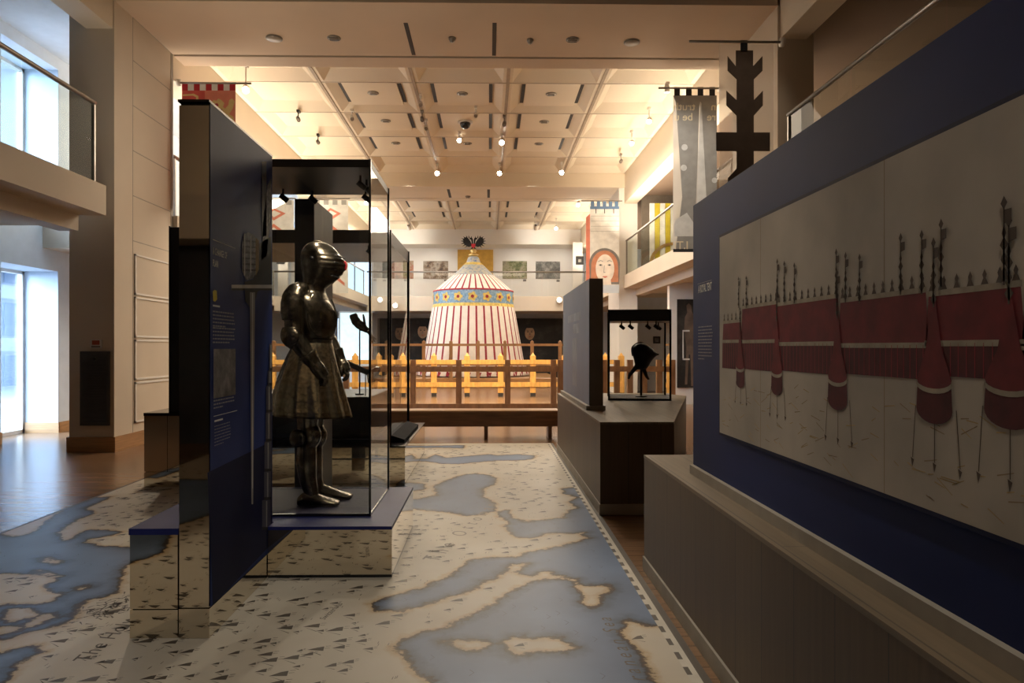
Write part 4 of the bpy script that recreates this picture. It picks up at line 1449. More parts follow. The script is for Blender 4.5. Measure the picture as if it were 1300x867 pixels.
def pavilion(u, vb, w, ve, va, s_):
    """a round tent with a cone roof in front of the marquees"""
    a_ = [(u - w * math.cos(PI * i / 12), vb - 0.035 * s_ * math.sin(PI * i / 12)) for i in range(13)]
    pp(a_ + [(u + w * 0.93, ve), (u - w * 0.93, ve)], 4, 6)
    pp([(u - w * 0.97, ve)] + [(u - w * 0.97 * math.cos(PI * i / 10), ve - 0.022 * s_ * math.sin(PI * i / 10)) for i in range(11)] + [(u + w * 0.45, (ve + va) / 2 - 0.02), (u + 0.008, va), (u - 0.008, va), (u - w * 0.45, (ve + va) / 2 - 0.02)], 3, 7)
    t_ = [(u - w * math.cos(PI * i / 10), ve - 0.022 * s_ * math.sin(PI * i / 10)) for i in range(11)]
    pp(t_ + [(x, y - 0.012) for x, y in reversed(t_)], 5, 8)
    finial(u, va - 0.01, 1.0 * s_, 8)
    for du in (-1.1, 0.0, 1.15):
        ub = u + w * du
        pp([(ub, vb + 0.005), (ub + 0.003, vb + 0.005), (ub + 0.012 * du + 0.003, vb - 0.13 * s_), (ub + 0.012 * du, vb - 0.13 * s_)], 6, 3)
        pp([(ub + 0.012 * du - 0.006, vb - 0.13 * s_), (ub + 0.012 * du + 0.008, vb - 0.135 * s_), (ub + 0.012 * du, vb - 0.155 * s_)], 6, 3)
hu = lambda px: ya_ - atX(px, 400, RX).y
HV = lambda px, py: atX(px, py, RX).z - zb_
for (xa, xb, e, r, bt) in ((921, 946, 433, 409, 468), (945, 993, 433, 388, 470), (990, 1072, 436, 382, 473), (1070, 1186, 438, 376, 478), (1182, 1310, 435, 368, 480), (1305, 1500, 440, 362, 490)):
    xm = (xa + xb) / 2
    hall(hu(xa), hu(xb), HV(xm, e), HV(xm, r), HV(xm, bt))
for (x, vb_, w, e, a, s_) in ((944, 486, 0.05, 465, 418, .62), (991, 493, 0.052, 470, 405, .75), (1069, 508, 0.062, 478, 400, .9), (1193, 520, 0.07, 482, 385, 1.0), (1290, 522, 0.075, 482, 380, 1.1), (1420, 545, 0.08, 500, 380, 1.1)):
    pavilion(hu(x), HV(x, vb_), w, HV(x, e), HV(x, a), s_)
for (x, y, s_) in ((942, 391, .8), (952, 391, .8), (992, 380, .9), (1001, 384, .9), (1014, 385, .85), (1068, 378, .9), (1080, 384, .9), (1098, 385, .85), (1151, 374, .95), (1178, 374, .95), (1203, 368, 1.0), (1284, 362, 1.1)):
    finial(hu(x), HV(x, y), s_, 9)
pp([(Wd * .18 + 0.002, 0.0), (Wd * .18 + 0.005, 0.0), (Wd * .18 + 0.005, Hd), (Wd * .18 + 0.002, Hd)], 2)
pp([(Wd * .5 + 0.002, 0.0), (Wd * .5 + 0.005, 0.0), (Wd * .5 + 0.005, Hd), (Wd * .5 + 0.002, Hd)], 2)
b.build('tent_painting', ['parchment', 'parchment_ochre', 'parchment_line', 'pav_red', 'pav_dark', 'pav_trim', 'print_brown', 'tent_red'], fo)
b = MB()
qa = atX(887, 372, RX)
b.text('A ROYAL TENT', lambda u, v: (RF, qa.y - u * 0.58, qa.z + v), 0.056, 0, bold=0.0012)
def barr(u, z, l, th, mi):
    b.quad((RF, -u, z), (RF, -u - l, z), (RF, -u - l, z + th), (RF, -u, z + th), mi)
qa = atX(886, 361, RX); barr(-qa.y, qa.z, 0.24, 0.002, 1)
qa = atX(887, 416, RX); body_lines((-qa.y, qa.z), 11, 0.24, 0.0165, 0.005, barr, 1, 8)
b.build('lettering', ['print_white', 'print_dim'], t)

pl = [(0.925, 5.86), (1.54, 5.86), (2.5, 8.93), (2.3, 9.5), (0.925, 9.5)]
t = thing('oak_plinth', 'angular oak plinth under the small glass case', 'plinth', (1.5, 7.7, 0))
def off(pl, d):
    c = (sum(p[0] for p in pl) / len(pl), sum(p[1] for p in pl) / len(pl))
    return [(p[0] + math.copysign(d, p[0] - c[0]), p[1] + math.copysign(d, p[1] - c[1])) for p in pl]
MB().prism(off(pl, 0.008), 0.006, 0.095).build('skirting', 'pale_skirting', t)
MB().prism(pl, 0.095, 0.757).build('boarded_side', 'oak_panel', t)
MB().prism(off(pl, 0.003), 0.757, 0.775).build('top', 'oak_top', t)
t = thing('grey_board', 'plain blue-grey board standing on the angular oak plinth', 'display board', (1.06, 8.1, 0.776))
MB().box((0.955, 6.92, 0.7755), (1.145, 9.4, 0.82)).build('skirting', 'pale_skirting', t)
MB().box((0.992, 6.95, 0.82), (1.125, 9.38, 2.07)).build('panel', 'grey_brown', t)
b = MB().box((0.988, 6.955, 0.822), (0.992, 9.376, 2.066), 0)
b.build('printed_face', 'grey_blue', t)
b = MB()
for (y0, y1, z0, z1) in ((7.6, 8.8, 1.69, 1.78), (7.7, 8.3, 1.55, 1.66), (7.9, 8.35, 0.95, 1.5)):
    b.quad((0.9875, y0, z0), (0.9875, y1, z0), (0.9875, y1, z1), (0.9875, y0, z1))
mat('grey_blue_pale', (0.20, 0.23, 0.30), 0.5, var=0.15, scale=5)
b.build('faint_print', 'grey_blue_pale', t)

# small case, turned a little
cA, cB = atD(774, 508, 8.25), atD(851, 509.6, 8.10)
cw = 0.70
t = glass_case('glass_case', 'small glass case with deep black top holding the black helmet', -cw / 2, cw / 2, -0.35, 0.35, 0.776, 1.83, 0.135, 0.02, wide_post=0.022,
               heads=((-0.2, -0.25), (-0.1, -0.28), (0.1, -0.26), (0.2, -0.2), (0.25, 0.1)))
t.location = (1.80, 8.52, 0.776)
t.rotation_euler = (0, 0, math.radians(-9))
HD = 8.5
def hp(px, py, dy=0.0):
    q = atD(px, py, HD)
    return Vector((q.x, HD + dy, q.z))
t = thing('black_helmet', 'black helmet with pointed peak and two hanging straps in the small case', 'helmet', hp(815, 470))
sch = 900 / HD
hs = [(469, 808, 820, 5), (466, 806.5, 822.5, 9), (460, 805.5, 826, 11), (455, 804.5, 830, 12.5), (450, 803, 834.5, 13), (446, 802, 832, 13.5), (441, 802.8, 827, 12.5), (437.5, 806, 822, 9), (435.5, 810, 817, 4)]
def hprof(py, a, c, w):
    return (hp(a, py).z, hp(a, py).x, hp(c, py).x, w / sch)
b = MB().slices(dense([hprof(*h) for h in hs], 6), 32, 0, 0.55, None, HD)
b.build('skull', 'iron_black', t)
MB().limb([hp(803, 452), hp(803, 441), hp(813, 435), hp(824, 440)], [0.008, 0.012, 0.012, 0.006], 8, 6).build('comb', 'iron_black', t)
b = MB()
b.add([hp(820, 445, -0.10), hp(837, 449.5, 0), hp(820, 445, 0.10), hp(822, 453, -0.10), hp(836, 451, 0), hp(822, 453, 0.10)], [(0, 1, 2), (3, 5, 4), (0, 3, 4, 1), (1, 4, 5, 2)])
b.build('peak', 'iron_black', t)
for sg, pts in ((-1, [(808, 464), (803, 470), (798.5, 476), (797, 481)]), (1, [(817, 466), (820, 473), (822, 478), (825, 482)])):
    MB().limb([hp(*p, sg * 0.05) for p in pts], [0.03, 0.024, 0.018, 0.012], 10, 6, flat=0.35).build('strap', 'leather_black', t)
t = thing('helmet_stand', 'thin black rod stand holding up the helmet in the small case', 'stand', hp(814, 505))
cz = 0.797
b = MB().cyl((hp(814, 500).x, HD, cz), hp(814, 466), 0.014, 10)
b.build('rod', 'iron_black', t)
MB().lathe([(0.07, 0), (0.07, 0.008), (0.02, 0.014)], (hp(814, 500).x, HD, cz), 20).build('base', 'iron_black', t)

# ================================================================== BENCH AND FENCES
t = thing('bench', 'long dark wooden bench in front of the brown fence', 'bench', (-0.5, 10.95, 0))
bx0, bx1 = -2.9, atD(709, 530, 10.9).x
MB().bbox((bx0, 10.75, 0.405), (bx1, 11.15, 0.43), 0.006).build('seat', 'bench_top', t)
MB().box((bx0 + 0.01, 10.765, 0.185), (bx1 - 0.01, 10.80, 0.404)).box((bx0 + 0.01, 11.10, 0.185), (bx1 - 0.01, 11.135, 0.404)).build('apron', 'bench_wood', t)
for lx in (-2.7, atD(491, 550, 10.9).x, atD(617, 550, 10.9).x, bx1 - 0.14):
    MB().box((lx - 0.028, 10.775, 0.0), (lx + 0.028, 11.125, 0.19)).build('leg', 'bench_wood', t)


def fence(label, posts, D, ztop, pw, m, rails, point=0.0, foot=0.0, x0=None, x1=None, x_rails=None):
    t = thing('wooden_fence', label, 'fence', ((posts[0] + posts[-1]) / 2, D, 0))
    for x in posts:
        b = MB()
        h = pw / 2
        zp = ztop - point
        b.box((x - h, D - h, foot), (x + h, D + h, zp), 0)
        if point:
            b.add([(x - h * .75, D - h * .75, zp), (x + h * .75, D - h * .75, zp), (x + h * .75, D + h * .75, zp), (x - h * .75, D + h * .75, zp), (x, D, ztop)], [(0, 1, 4), (1, 2, 4), (2, 3, 4), (3, 0, 4)], 0)
        if foot:
            b.box((x - h * 0.9, D - h * 0.9, 0), (x + h * 0.9, D + h * 0.9, foot), 1)
        b.build('post', [m, 'foot_black'], t)
    xa, xb = posts[0] if x0 is None else x0, posts[-1] if x1 is None else x1
    for (z0, z1, th) in rails:
        MB().box((xa, D - pw / 2 - th, z0), (xb, D - pw / 2 - 0.001, z1)).build('rail', m, t)
    return t


fx = lambda px, D: atD(px, 470, D).x
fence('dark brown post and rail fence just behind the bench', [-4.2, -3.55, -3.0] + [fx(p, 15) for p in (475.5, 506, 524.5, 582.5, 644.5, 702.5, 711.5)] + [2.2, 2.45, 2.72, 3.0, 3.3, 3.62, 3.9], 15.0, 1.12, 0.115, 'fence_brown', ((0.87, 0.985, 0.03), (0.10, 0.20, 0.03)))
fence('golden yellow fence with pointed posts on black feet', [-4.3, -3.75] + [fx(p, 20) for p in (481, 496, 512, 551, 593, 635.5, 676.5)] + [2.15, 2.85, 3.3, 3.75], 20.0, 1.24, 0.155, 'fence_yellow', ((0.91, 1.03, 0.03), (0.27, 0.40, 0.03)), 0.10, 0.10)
fence('tall orange-brown fence closest in front of the striped tent', [-4.4] + [fx(p, 24) for p in (491, 538, 572.5, 607, 641, 675.5, 711)] + [3.3], 24.0, 1.62, 0.11, 'fence_shaded', ((1.42, 1.50, 0.03), (0.75, 0.86, 0.03)), 0.04)
# tent platform
t = thing('tent_platform', 'low wooden platform carrying the striped tent', 'platform', (-0.5, 26.6, 0))
MB().bbox((-3.4, 24.4, 0.0), (2.4, 29.0, 0.32), 0.02).build('deck', 'bench_top', t)
MB().bbox((-3.0, 24.15, 0.0), (2.0, 24.395, 0.16), 0.015).build('step', 'bench_top', t)

# ================================================================== STRIPED TENT
TD = 26.6
tc_ = atD(601, 400, TD)
TX = tc_.x
tz = lambda py: atD(601, py, TD).z
TT = thing('striped_tent', 'round cream tent with dark red stripes and blue eaves band', 'tent', (TX, TD, 0.32))
NSTR = 36


def tent_skin(name, prof_, mats, stripe=0.2, plain=()):
    b = MB()
    a = []
    for k in range(NSTR):
        a0 = 2 * PI * (k + 0.5) / NSTR
        wd = 2 * PI / NSTR
        a += [a0 - wd / 2, a0 - wd * stripe / 2, a0 + wd * stripe / 2]
    n = len(a)
    v = []
    for r, z in prof_:
        v += [(TX + r * math.cos(q), TD + r * math.sin(q), z) for q in a]
    for k in range(len(prof_) - 1):
        for i in range(n):
            j = (i + 1) % n
            mi = 1 if i % 3 == 1 else 0
            if k in plain:
                mi = plain[k]
            b.v and None
            b.f.append((k * n + i, k * n + j, k * n + n + j, k * n + n + i)); b.m.append(mi); b.sm.append(False)
    b.v = v
    return b.build(name, mats, TT)
rw = lambda px0, px1: (px1 - px0) / 2 / F * TD
tent_skin('wall', [(rw(530, 672), 0.36), (rw(539, 666), tz(455)), (rw(549, 653.5), tz(391))], ['tent_cream', 'tent_red'], 0.24)
fb = MB()      # ragged lower hem
for k in range(72):
    a0, a1 = 2 * PI * k / 72, 2 * PI * (k + 0.8) / 72
    r = rw(530, 672) + 0.01
    fb.add([(TX + r * math.cos(a0), TD + r * math.sin(a0), 0.50), (TX + r * math.cos(a1), TD + r * math.sin(a1), 0.50), (TX + (r + .03) * math.cos((a0 + a1) / 2), TD + (r + .03) * math.sin((a0 + a1) / 2), 0.335)], [(0, 1, 2)], k % 2)
fb.build('hem_fringe', ['tent_cream', 'tent_red'], TT)
re_ = rw(551, 651)
b = MB()
b.lathe([(re_ + 0.02, tz(388)), (re_ + 0.015, tz(371))], (TX, TD, 0), 72, 0, True, False)
b.lathe([(re_ + 0.06, tz(391)), (re_ + 0.035, tz(388)), (re_ + 0.028, tz(387))], (TX, TD, 0), 72, 1, True, False)
b.lathe([(re_ + 0.03, tz(371.5)), (re_ + 0.03, tz(369.8)), (re_ - 0.03, tz(369.4))], (TX, TD, 0), 72, 2, True, False)
for k in range(18):   # golden roses on the band
    a0 = 2 * PI * (k + 0.5) / 18
    c_ = Vector((TX + (re_ + 0.028) * math.cos(a0), TD + (re_ + 0.028) * math.sin(a0), (tz(388) + tz(371)) / 2))
    u_ = Vector((-math.sin(a0), math.cos(a0), 0))
    R_ = 0.155
    pts = [c_ + u_ * (R_ * (1 + 0.18 * math.cos(5 * q)) * math.cos(q)) + Vector((0, 0, R_ * (1 + 0.18 * math.cos(5 * q)) * math.sin(q))) for q in [2 * PI * i / 30 for i in range(30)]]
    b.poly(pts, 1)
    n_ = Vector((math.cos(a0), math.sin(a0), 0)) * 0.005
    b.poly([c_ + n_ + u_ * (0.06 * math.cos(q)) + Vector((0, 0, 0.06 * math.sin(q))) for q in [2 * PI * i / 10 for i in range(10)]], 2)
b.build('eaves_band', ['tent_blue', 'tent_gold', 'tent_red'], TT)
tent_skin('roof', [(re_ - 0.02, tz(369.6)), (rw(566, 636), tz(357)), (rw(574.5, 627.5), tz(350.5)), (rw(581, 621), tz(344)), (rw(587.5, 613.5), tz(337)), (rw(592, 610), tz(333.5)), (rw(594, 607.5), tz(327)), (0.10, tz(325))], ['tent_cream', 'tent_red', 'tent_trellis', 'tent_gold'], 0.26, {2: 2, 3: 2, 4: 3, 5: 2, 6: 2})
b = MB()
b.lathe([(0.10, tz(327)), (0.17, tz(325)), (0.20, tz(323.5)), (0.12, tz(322)), (0.07, tz(320.5)), (0.13, tz(319)), (0.10, tz(316.5)), (0.02, tz(315.5))], (TX, TD, 0), 20)
b.build('finial_knop', 'gold', TT)
# double-headed black eagle above
b = MB()
eg = lambda pts, mi=0, d=0.0: (b.poly([(lambda q: (q.x, TD - 0.02 - d, q.z))(atD(x, y, TD)) for x, y in pts], mi), b.poly([(lambda q: (q.x, TD + 0.02 + d, q.z))(atD(x, y, TD)) for x, y in pts], mi))
for sg in (-1, 1):
    m_ = lambda pts: [(601 + sg * (x - 601), y) for x, y in pts]
    eg(m_([(602, 312), (605, 306), (608, 302), (611, 301), (613.5, 303), (614, 307), (612, 311), (607, 313.5)]))
    for (x0, y0, x1, y1) in ((604, 302.5, 603.2, 299.6), (606.5, 302, 607, 298.5), (609, 301.5, 610.5, 299), (611.5, 302.5, 614, 300), (613, 304, 616.5, 302.5), (613.5, 306, 617.2, 306), (613, 308.5, 616.8, 309.5), (611.5, 310.5, 615, 312.6), (609, 312, 612, 314.5)):
        dx_, dy_ = x1 - x0, y1 - y0
        l_ = math.hypot(dx_, dy_)
        nx_, ny_ = -dy_ / l_ * 0.8, dx_ / l_ * 0.8
        eg(m_([(x0 + nx_, y0 + ny_), (x1, y1), (x0 - nx_, y0 - ny_)]), 0, 0.003)
    eg(m_([(601.3, 310), (601.5, 304.5), (602.5, 302), (604.5, 301.7), (606.5, 303.2), (604, 304.2), (603.3, 307), (603, 311)]), 0, 0.006)
    eg(m_([(601, 313), (603, 314), (605.5, 318), (603.5, 318.5), (601.5, 316)]), 0, 0.003)
b.build('double_headed_eagle', ['iron_black'], TT)
b = MB()
eg([(598.2, 309.5), (603.8, 309.5), (603.5, 313), (601, 315.2), (598.5, 313)], 0, 0.012)
b.build('shield', 'cloth_crimson', TT)

# ================================================================== FAR WALL DISPLAYS
def wall_picture(label, px0, py0, px1, py1, D, m, tagpx=None):
    a, c = atD(px0, py0, D), atD(px1, py1, D)
    t = thing('wall_photograph', label, 'photograph', ((a.x + c.x) / 2, D, c.z), group='photographs on the far gallery wall')
    MB().box((a.x, D - 0.03, c.z), (c.x, D, a.z)).build('mount', 'print_white', t)
    MB().quad((a.x, D - 0.0305, c.z), (c.x, D - 0.0305, c.z), (c.x, D - 0.0305, a.z), (a.x, D - 0.0305, a.z)).build('print', m, t)
    if tagpx:
        p = atD(*tagpx, D)
        MB().box((p.x - 0.07, D - 0.012, p.z - 0.045), (p.x + 0.07, D, p.z + 0.045)).build('caption_plate', 'print_grey', t)
BW = YE - 0.005
wall_picture('blurred brown photograph furthest along the far gallery wall, seen through the glass case', 474, 331, 492, 353, BW, 'photo_grey', (476, 355.5))
wall_picture('reddish photograph on the far gallery wall seen through the case corner', 497, 331, 525, 354, BW, 'photo_red')
wall_picture('woodland photograph of figures just left of the tent roof', 537.5, 331.5, 569, 354, BW, 'photo_brown', (566, 356))
wall_picture('greenish photograph of riders just right of the tent roof', 638, 331.5, 669, 354, BW, 'photo_green', (666, 356))
wall_picture('crowd photograph on the far gallery wall nearest the right column', 680, 332, 711, 354, BW, 'photo_grey', (708.5, 356.5))
a, c = atD(581, 317, BW), atD(626, 352, BW)
t = thing('gold_panel', 'plain golden yellow panel on the far wall behind the eagle', 'panel', ((a.x + c.x) / 2, BW, 3.5))
MB().box((a.x, BW - 0.04, 3.47), (c.x, BW, a.z)).build('board', 'gold_panel', t)
a, c = atD(731, 325.5, 29.5), atD(741, 336, 29.5)
t = thing('wall_photograph', 'small dark square picture hanging by the right end of the far gallery', 'photograph', (a.x, 29.5, c.z))
struct('wall_far_return', MB().box((atD(727, 330, 29.55).x, 29.51, SLAB), (XR, 29.6, 5.75)), 'plaster_white', 'white return wall on the far gallery')
MB().box((a.x, 29.46, c.z), (c.x, 29.50, a.z)).build('mount', 'print_black', t)
MB().box((a.x + .1, 29.455, c.z + 0.1), (c.x - .1, 29.4595, a.z - .12)).build('print', 'photo_grey', t)
# black graphic wall with portraits below
a = atD(520, 402, 31.2)
t = thing('graphic_wall', 'black graphic wall with dim portraits under the far gallery', 'display wall', (-0.5, 31.3, 0))
MB().box((XL + 0.1, 31.15, 0.0), (atD(714, 440, 31.2).x, 31.3, 2.64)).build('panel', 'tapestry_black', t)
def portrait(cx, cy, name='portrait'):
    b = MB()
    D_ = 31.14
    q = lambda x, y, k=0: (lambda p: (p.x, D_ - 0.001 * k, p.z))(atD(cx + x, cy + y, 31.14))
    el = lambda x0, y0, rx, ry, mi, k, n=20: b.poly([q(x0 + rx * math.cos(2 * PI * i / n), y0 + ry * math.sin(2 * PI * i / n), k) for i in range(n)], mi)
    el(0, 0, 6.2, 8.5, 0, 0)
    b.poly([q(-8, -4, 1), q(-7.5, -10, 1), q(0, -12, 1), q(7.5, -10, 1), q(8, -4, 1), q(6, -6.5, 1), q(-6, -6.5, 1)], 1)
    for sx in (-1, 1):
        el(sx * 2.4, -1.6, 1.1, 0.55, 1, 2, 10)
        b.poly([q(sx * 1.2, -3.2, 2), q(sx * 3.8, -3.4, 2), q(sx * 3.8, -2.9, 2), q(sx * 1.2, -2.7, 2)], 1)
    b.poly([q(-0.3, -1, 2), q(0.3, -1, 2), q(1.1, 2.2, 2), q(-0.4, 2.4, 2)], 2)
    b.poly([q(-1.9, 4.2, 2), q(0, 3.8, 2), q(1.9, 4.2, 2), q(0, 5.0, 2)], 3)
    return b.build(name, ['skin_portrait', 'print_black', 'photo_brown', 'sign_red'], t)
portrait(672.5, 423)
portrait(536.5, 421)

# ================================================================== HANGING BANNERS
def banner_pole(t, x0, x1, D, z, bracket):
    MB().cyl((x0, D, z), (x1, D, z), 0.017, 10).build('pole', 'fixture_grey', t)
    if bracket is not None:
        MB().cyl((bracket, D, z - 0.0), (bracket + (0.05 if bracket > 0 else -0.05), D, z), 0.06, 16).build('bracket', 'fixture_white', t)


# ragged staff banner (nearest, right)
D1 = 9.33
g = lambda x, y, k=0: (lambda q: (q.x, D1 - 0.0012 * k, q.z))(atD(x, y, D1))
z0 = atD(930, 53, D1).z
t = thing('hanging_banner', 'sheer banner with a big dark ragged tree staff, hanging nearest on the right', 'banner', (g(945, 50)[0], D1, z0))
banner_pole(t, g(875, 52)[0], XR - 0.0, D1, z0, XR - 0.055)
b = MB()
b.quad(g(913, 56), g(982, 56), g(982, 250), g(913, 250))
b.build('cloth', 'cloth_sheer', t)
b = MB()
b.poly([g(x, y, 2) for x, y in [(934, 64), (956, 64), (956, 84), (968, 71), (968, 90), (957, 101), (957, 127), (968.5, 115), (968.5, 134), (957, 147), (957, 168), (977.5, 168), (977.5, 192), (957, 192), (957, 214), (967, 226), (967, 240), (957, 250), (934, 250), (924, 240), (924, 226), (935, 214), (935, 192), (909, 192), (909, 168), (935, 168), (935, 147), (922, 134), (922, 115), (935, 127), (935, 101), (923.5, 90), (923.5, 71), (934, 84)]], 0)
b.poly([g(940, 51, 2), g(949, 51, 2), g(949, 66, 2), g(940, 66, 2)], 1)
b.build('ragged_staff', ['print_brown', 'print_black'], t)

# grey banner with lettering seen from behind
D2 = 11.85
g = lambda x, y, k=0: (lambda q: (q.x, D2 - 0.0012 * k, q.z))(atD(x, y, D2))
z0 = atD(880, 112, D2).z
t = thing('hanging_banner', 'grey and white banner with a sword blade and back-to-front lettering', 'banner', (g(882, 110)[0], D2, z0))
banner_pole(t, g(836, 111)[0], XR, D2, z0, XR - 0.055)
b = MB()
b.quad(g(854.5, 121), g(910, 121), g(910, 318), g(854.5, 318), 0)
b.poly([g(x, y, 1) for x, y in [(854.5, 121), (910, 121), (910, 316), (900, 316), (892, 200), (888, 130), (884, 250), (880, 316), (858, 316), (866, 250), (858, 130)]], 1)
b.poly([g(x, y, 2) for x, y in [(889, 129), (890.5, 131), (897, 255), (900, 305), (884, 305), (886, 200)]], 2)
b.poly([g(x, y, 2) for x, y in [(856, 280), (872, 270), (880, 282), (880, 300), (856, 300)]], 2)
for (x, y, r) in ((869, 187, 4), (868, 213, 4), (907, 229, 3.5)):
    b.poly([g(x + r * math.cos(2 * PI * i / 16), y + r * math.sin(2 * PI * i / 16), 3) for i in range(16)], 2)
b.poly([g(x, y, 3) for x, y in [(854.5, 316), (910, 316), (910, 320), (854.5, 320)]], 3)
for k in range(4):
    x = 856 + k * 14.8
    b.poly([g(x, 110.5, 2), g(x + 7.3, 110.5, 2), g(x + 7.3, 121.5, 2), g(x, 121.5, 2)], 3)
b.build('cloth', ['cloth_grey', 'print_midgrey', 'print_white', 'print_black'], t)
b = MB()
m2 = lambda x, y, s_: (lambda u, v: g(x - u * s_, y - v * s_, 5))
b.text('truth', m2(882.5, 140, 1), 13.5, 0, bold=0.2)
b.build('mirrored_word', 'letter_tan', t)
b = MB()
b.text('n', m2(909, 140, 1), 13.5, 0, bold=0.2)
b.build('mirrored_word', 'letter_tan', t)
b = MB()
b.text('re', m2(909, 153, 1), 13.5, 0, bold=0.2)
b.build('mirrored_word', 'letter_tan', t)
b = MB()
b.text('be u', m2(879.5, 153, 1), 13.5, 0, bold=0.2)
b.build('mirrored_word', 'letter_tan', t)
b = MB()
b.text('IT.I', lambda u, v: g(855.5 + u, 316 - v, 5), 14, 0, bold=0.2)
b.build('lettering', 'letter_tan', t)

# red banner with gold lion (left)
D3 = 11.4
g = lambda x, y, k=0: (lambda q: (q.x, D3 - 0.0012 * k, q.z))(atD(x, y, D3))
z0 = atD(265, 105.5, D3).z
t = thing('hanging_banner', 'red banner with a gold lion and red and white chequered top', 'banner', (g(265, 105)[0], D3, z0))
banner_pole(t, XL, g(319, 106)[0], D3, z0, XL + 0.055)
b = MB()
b.quad(g(231, 115), g(299, 115), g(299, 262), g(231, 262), 0)
b.poly([g(231, 115, 1), g(260, 115, 1), g(260, 262, 1), g(231, 262, 1)], 1)
for k in range(9):
    x = 231 + k * 68 / 9
    b.poly([g(x, 106, 1), g(x + 68 / 9, 106, 1), g(x + 68 / 9, 115, 1), g(x, 115, 1)], 2 if k % 2 == 0 else 3)
for pts in ([(232, 120), (246, 119), (252, 122), (252, 128), (246, 130.5), (232, 130)],):
    b.poly([g(x, y, 2) for x, y in pts], 4)
    b.poly([g(x, y, 3) for x, y in [(232, 122), (245, 121.5), (249, 123.5), (249, 126.5), (245, 128), (232, 127.5)]], 1)
b.poly([g(x, y, 2) for x, y in [(268, 132), (271, 127), (275, 128), (277, 125), (281, 127), (285, 131), (283, 136), (286, 138), (290, 133), (291, 127), (295, 125), (298, 129), (295.5, 138), (291, 145), (296, 148), (297.5, 153), (292, 156), (288, 152), (284, 158), (286, 175), (294, 190), (290, 205), (280, 200), (276, 180), (272, 160), (274, 148), (269, 141)]], 4)
b.poly([g(x, y, 3) for x, y in [(272, 132), (276, 131), (278, 134), (274, 136)]], 5)
b.poly([g(x, y, 3) for x, y in [(276, 139), (282, 138.5), (282, 141), (277, 142)]], 5)
b.build('cloth', ['cloth_salmon', 'cloth_red', 'cloth_crimson', 'cloth_white', 'cloth_gold', 'tent_red'], t)

# banner with a painted woman's face (far right)
D4 = 20.2
g = lambda x, y, k=0: (lambda q: (q.x, D4 - 0.002 * k, q.z))(atD(x, y, D4))
z0 = atD(765, 255, D4).z
t = thing('hanging_banner', 'white banner with a red-haired painted face and blue battlement top', 'banner', (g(767, 255)[0], D4, z0))
banner_pole(t, g(738, 255)[0], 3.82, D4, z0, None)
b = MB()
b.quad(g(749, 258), g(786, 258), g(786, 372), g(749, 372), 0)
b.poly([g(x, y, 1) for x, y in [(749, 262), (786, 262), (786, 265.5), (749, 265.5)]], 1)
for k in range(5):
    x = 750.0 + k * 7.6
    b.poly([g(x, 254.5, 1), g(x + 4.4, 254.5, 1), g(x + 4.4, 262, 1), g(x, 262, 1)], 1)
for x in (756, 767, 778.5):
    b.poly([g(x, 265, 2), g(x + 1, 265, 2), g(x + 1, 271, 2), g(x, 271, 2)], 2)
for k in range(4):
    y = 274 + k * 6.5
    b.poly([g(750, y, 1), g(786, y, 1), g(786, y + .45, 1), g(750, y + .45, 1)], 3)
b.poly([g(767.5 + 19.5 * math.cos(PI + PI * i / 20), 335 + 20 * math.sin(PI + PI * i / 20), 1) for i in range(21)] + [g(786, 361, 1), g(749, 361, 1)], 4)
ell = lambda cx, cy, rx, ry, mi, k, n=28: b.poly([g(cx + rx * math.cos(2 * PI * i / n), cy + ry * math.sin(2 * PI * i / n), k) for i in range(n)], mi)
b.poly([g(767.5 + 17 * math.cos(PI + PI * i / 20), 338 + 20 * math.sin(PI + PI * i / 20), 2) for i in range(21)] + [g(785, 358, 2), g(750, 358, 2)], 5)
ell(768, 341, 11.8, 18.2, 6, 3)
b.poly([g(761, 352, 2.5), g(775, 352, 2.5), g(776, 361, 2.5), g(760, 361, 2.5)], 6)
for sx in (-1, 1):
    ell(768 + sx * 5.6, 336.5, 2.4, 1.1, 3, 4, 12)
    ell(768 + sx * 5.6, 336.5, 1.0, 1.0, 2, 5, 10)
    b.poly([g(768 + sx * 2.5, 331.6, 4), g(768 + sx * 5.5, 330.2, 4), g(768 + sx * 9, 332, 4), g(768 + sx * 9, 332.7, 4), g(768 + sx * 5.5, 331.2, 4), g(768 + sx * 2.5, 332.6, 4)], 3)
b.poly([g(767, 337, 4), g(767.6, 337, 4), g(766.8, 345, 4), g(769.5, 346, 4), g(766, 346.3, 4)], 3)
b.poly([g(764.3, 351.2, 4), g(767, 350.3, 4), g(768, 350.8, 4), g(769, 350.3, 4), g(771.7, 351.2, 4), g(768, 353, 4)], 7)
b.poly([g(749, 362, 2), g(786, 362, 2), g(786, 372, 2), g(749, 372, 2)], 8)
b.build('cloth', ['cloth_white', 'print_bluecloth', 'print_black', 'print_midgrey', 'print_grey', 'hair_auburn', 'skin_pale', 'cloth_salmon', 'daylit_wall'], t)
# narrow second cloth beside it
b = MB()
b.quad(g(744, 276, -3), g(750, 270, -3), g(750, 360, -3), g(744, 362, -3))
b.build('side_cloth', 'cloth_salmon', t)

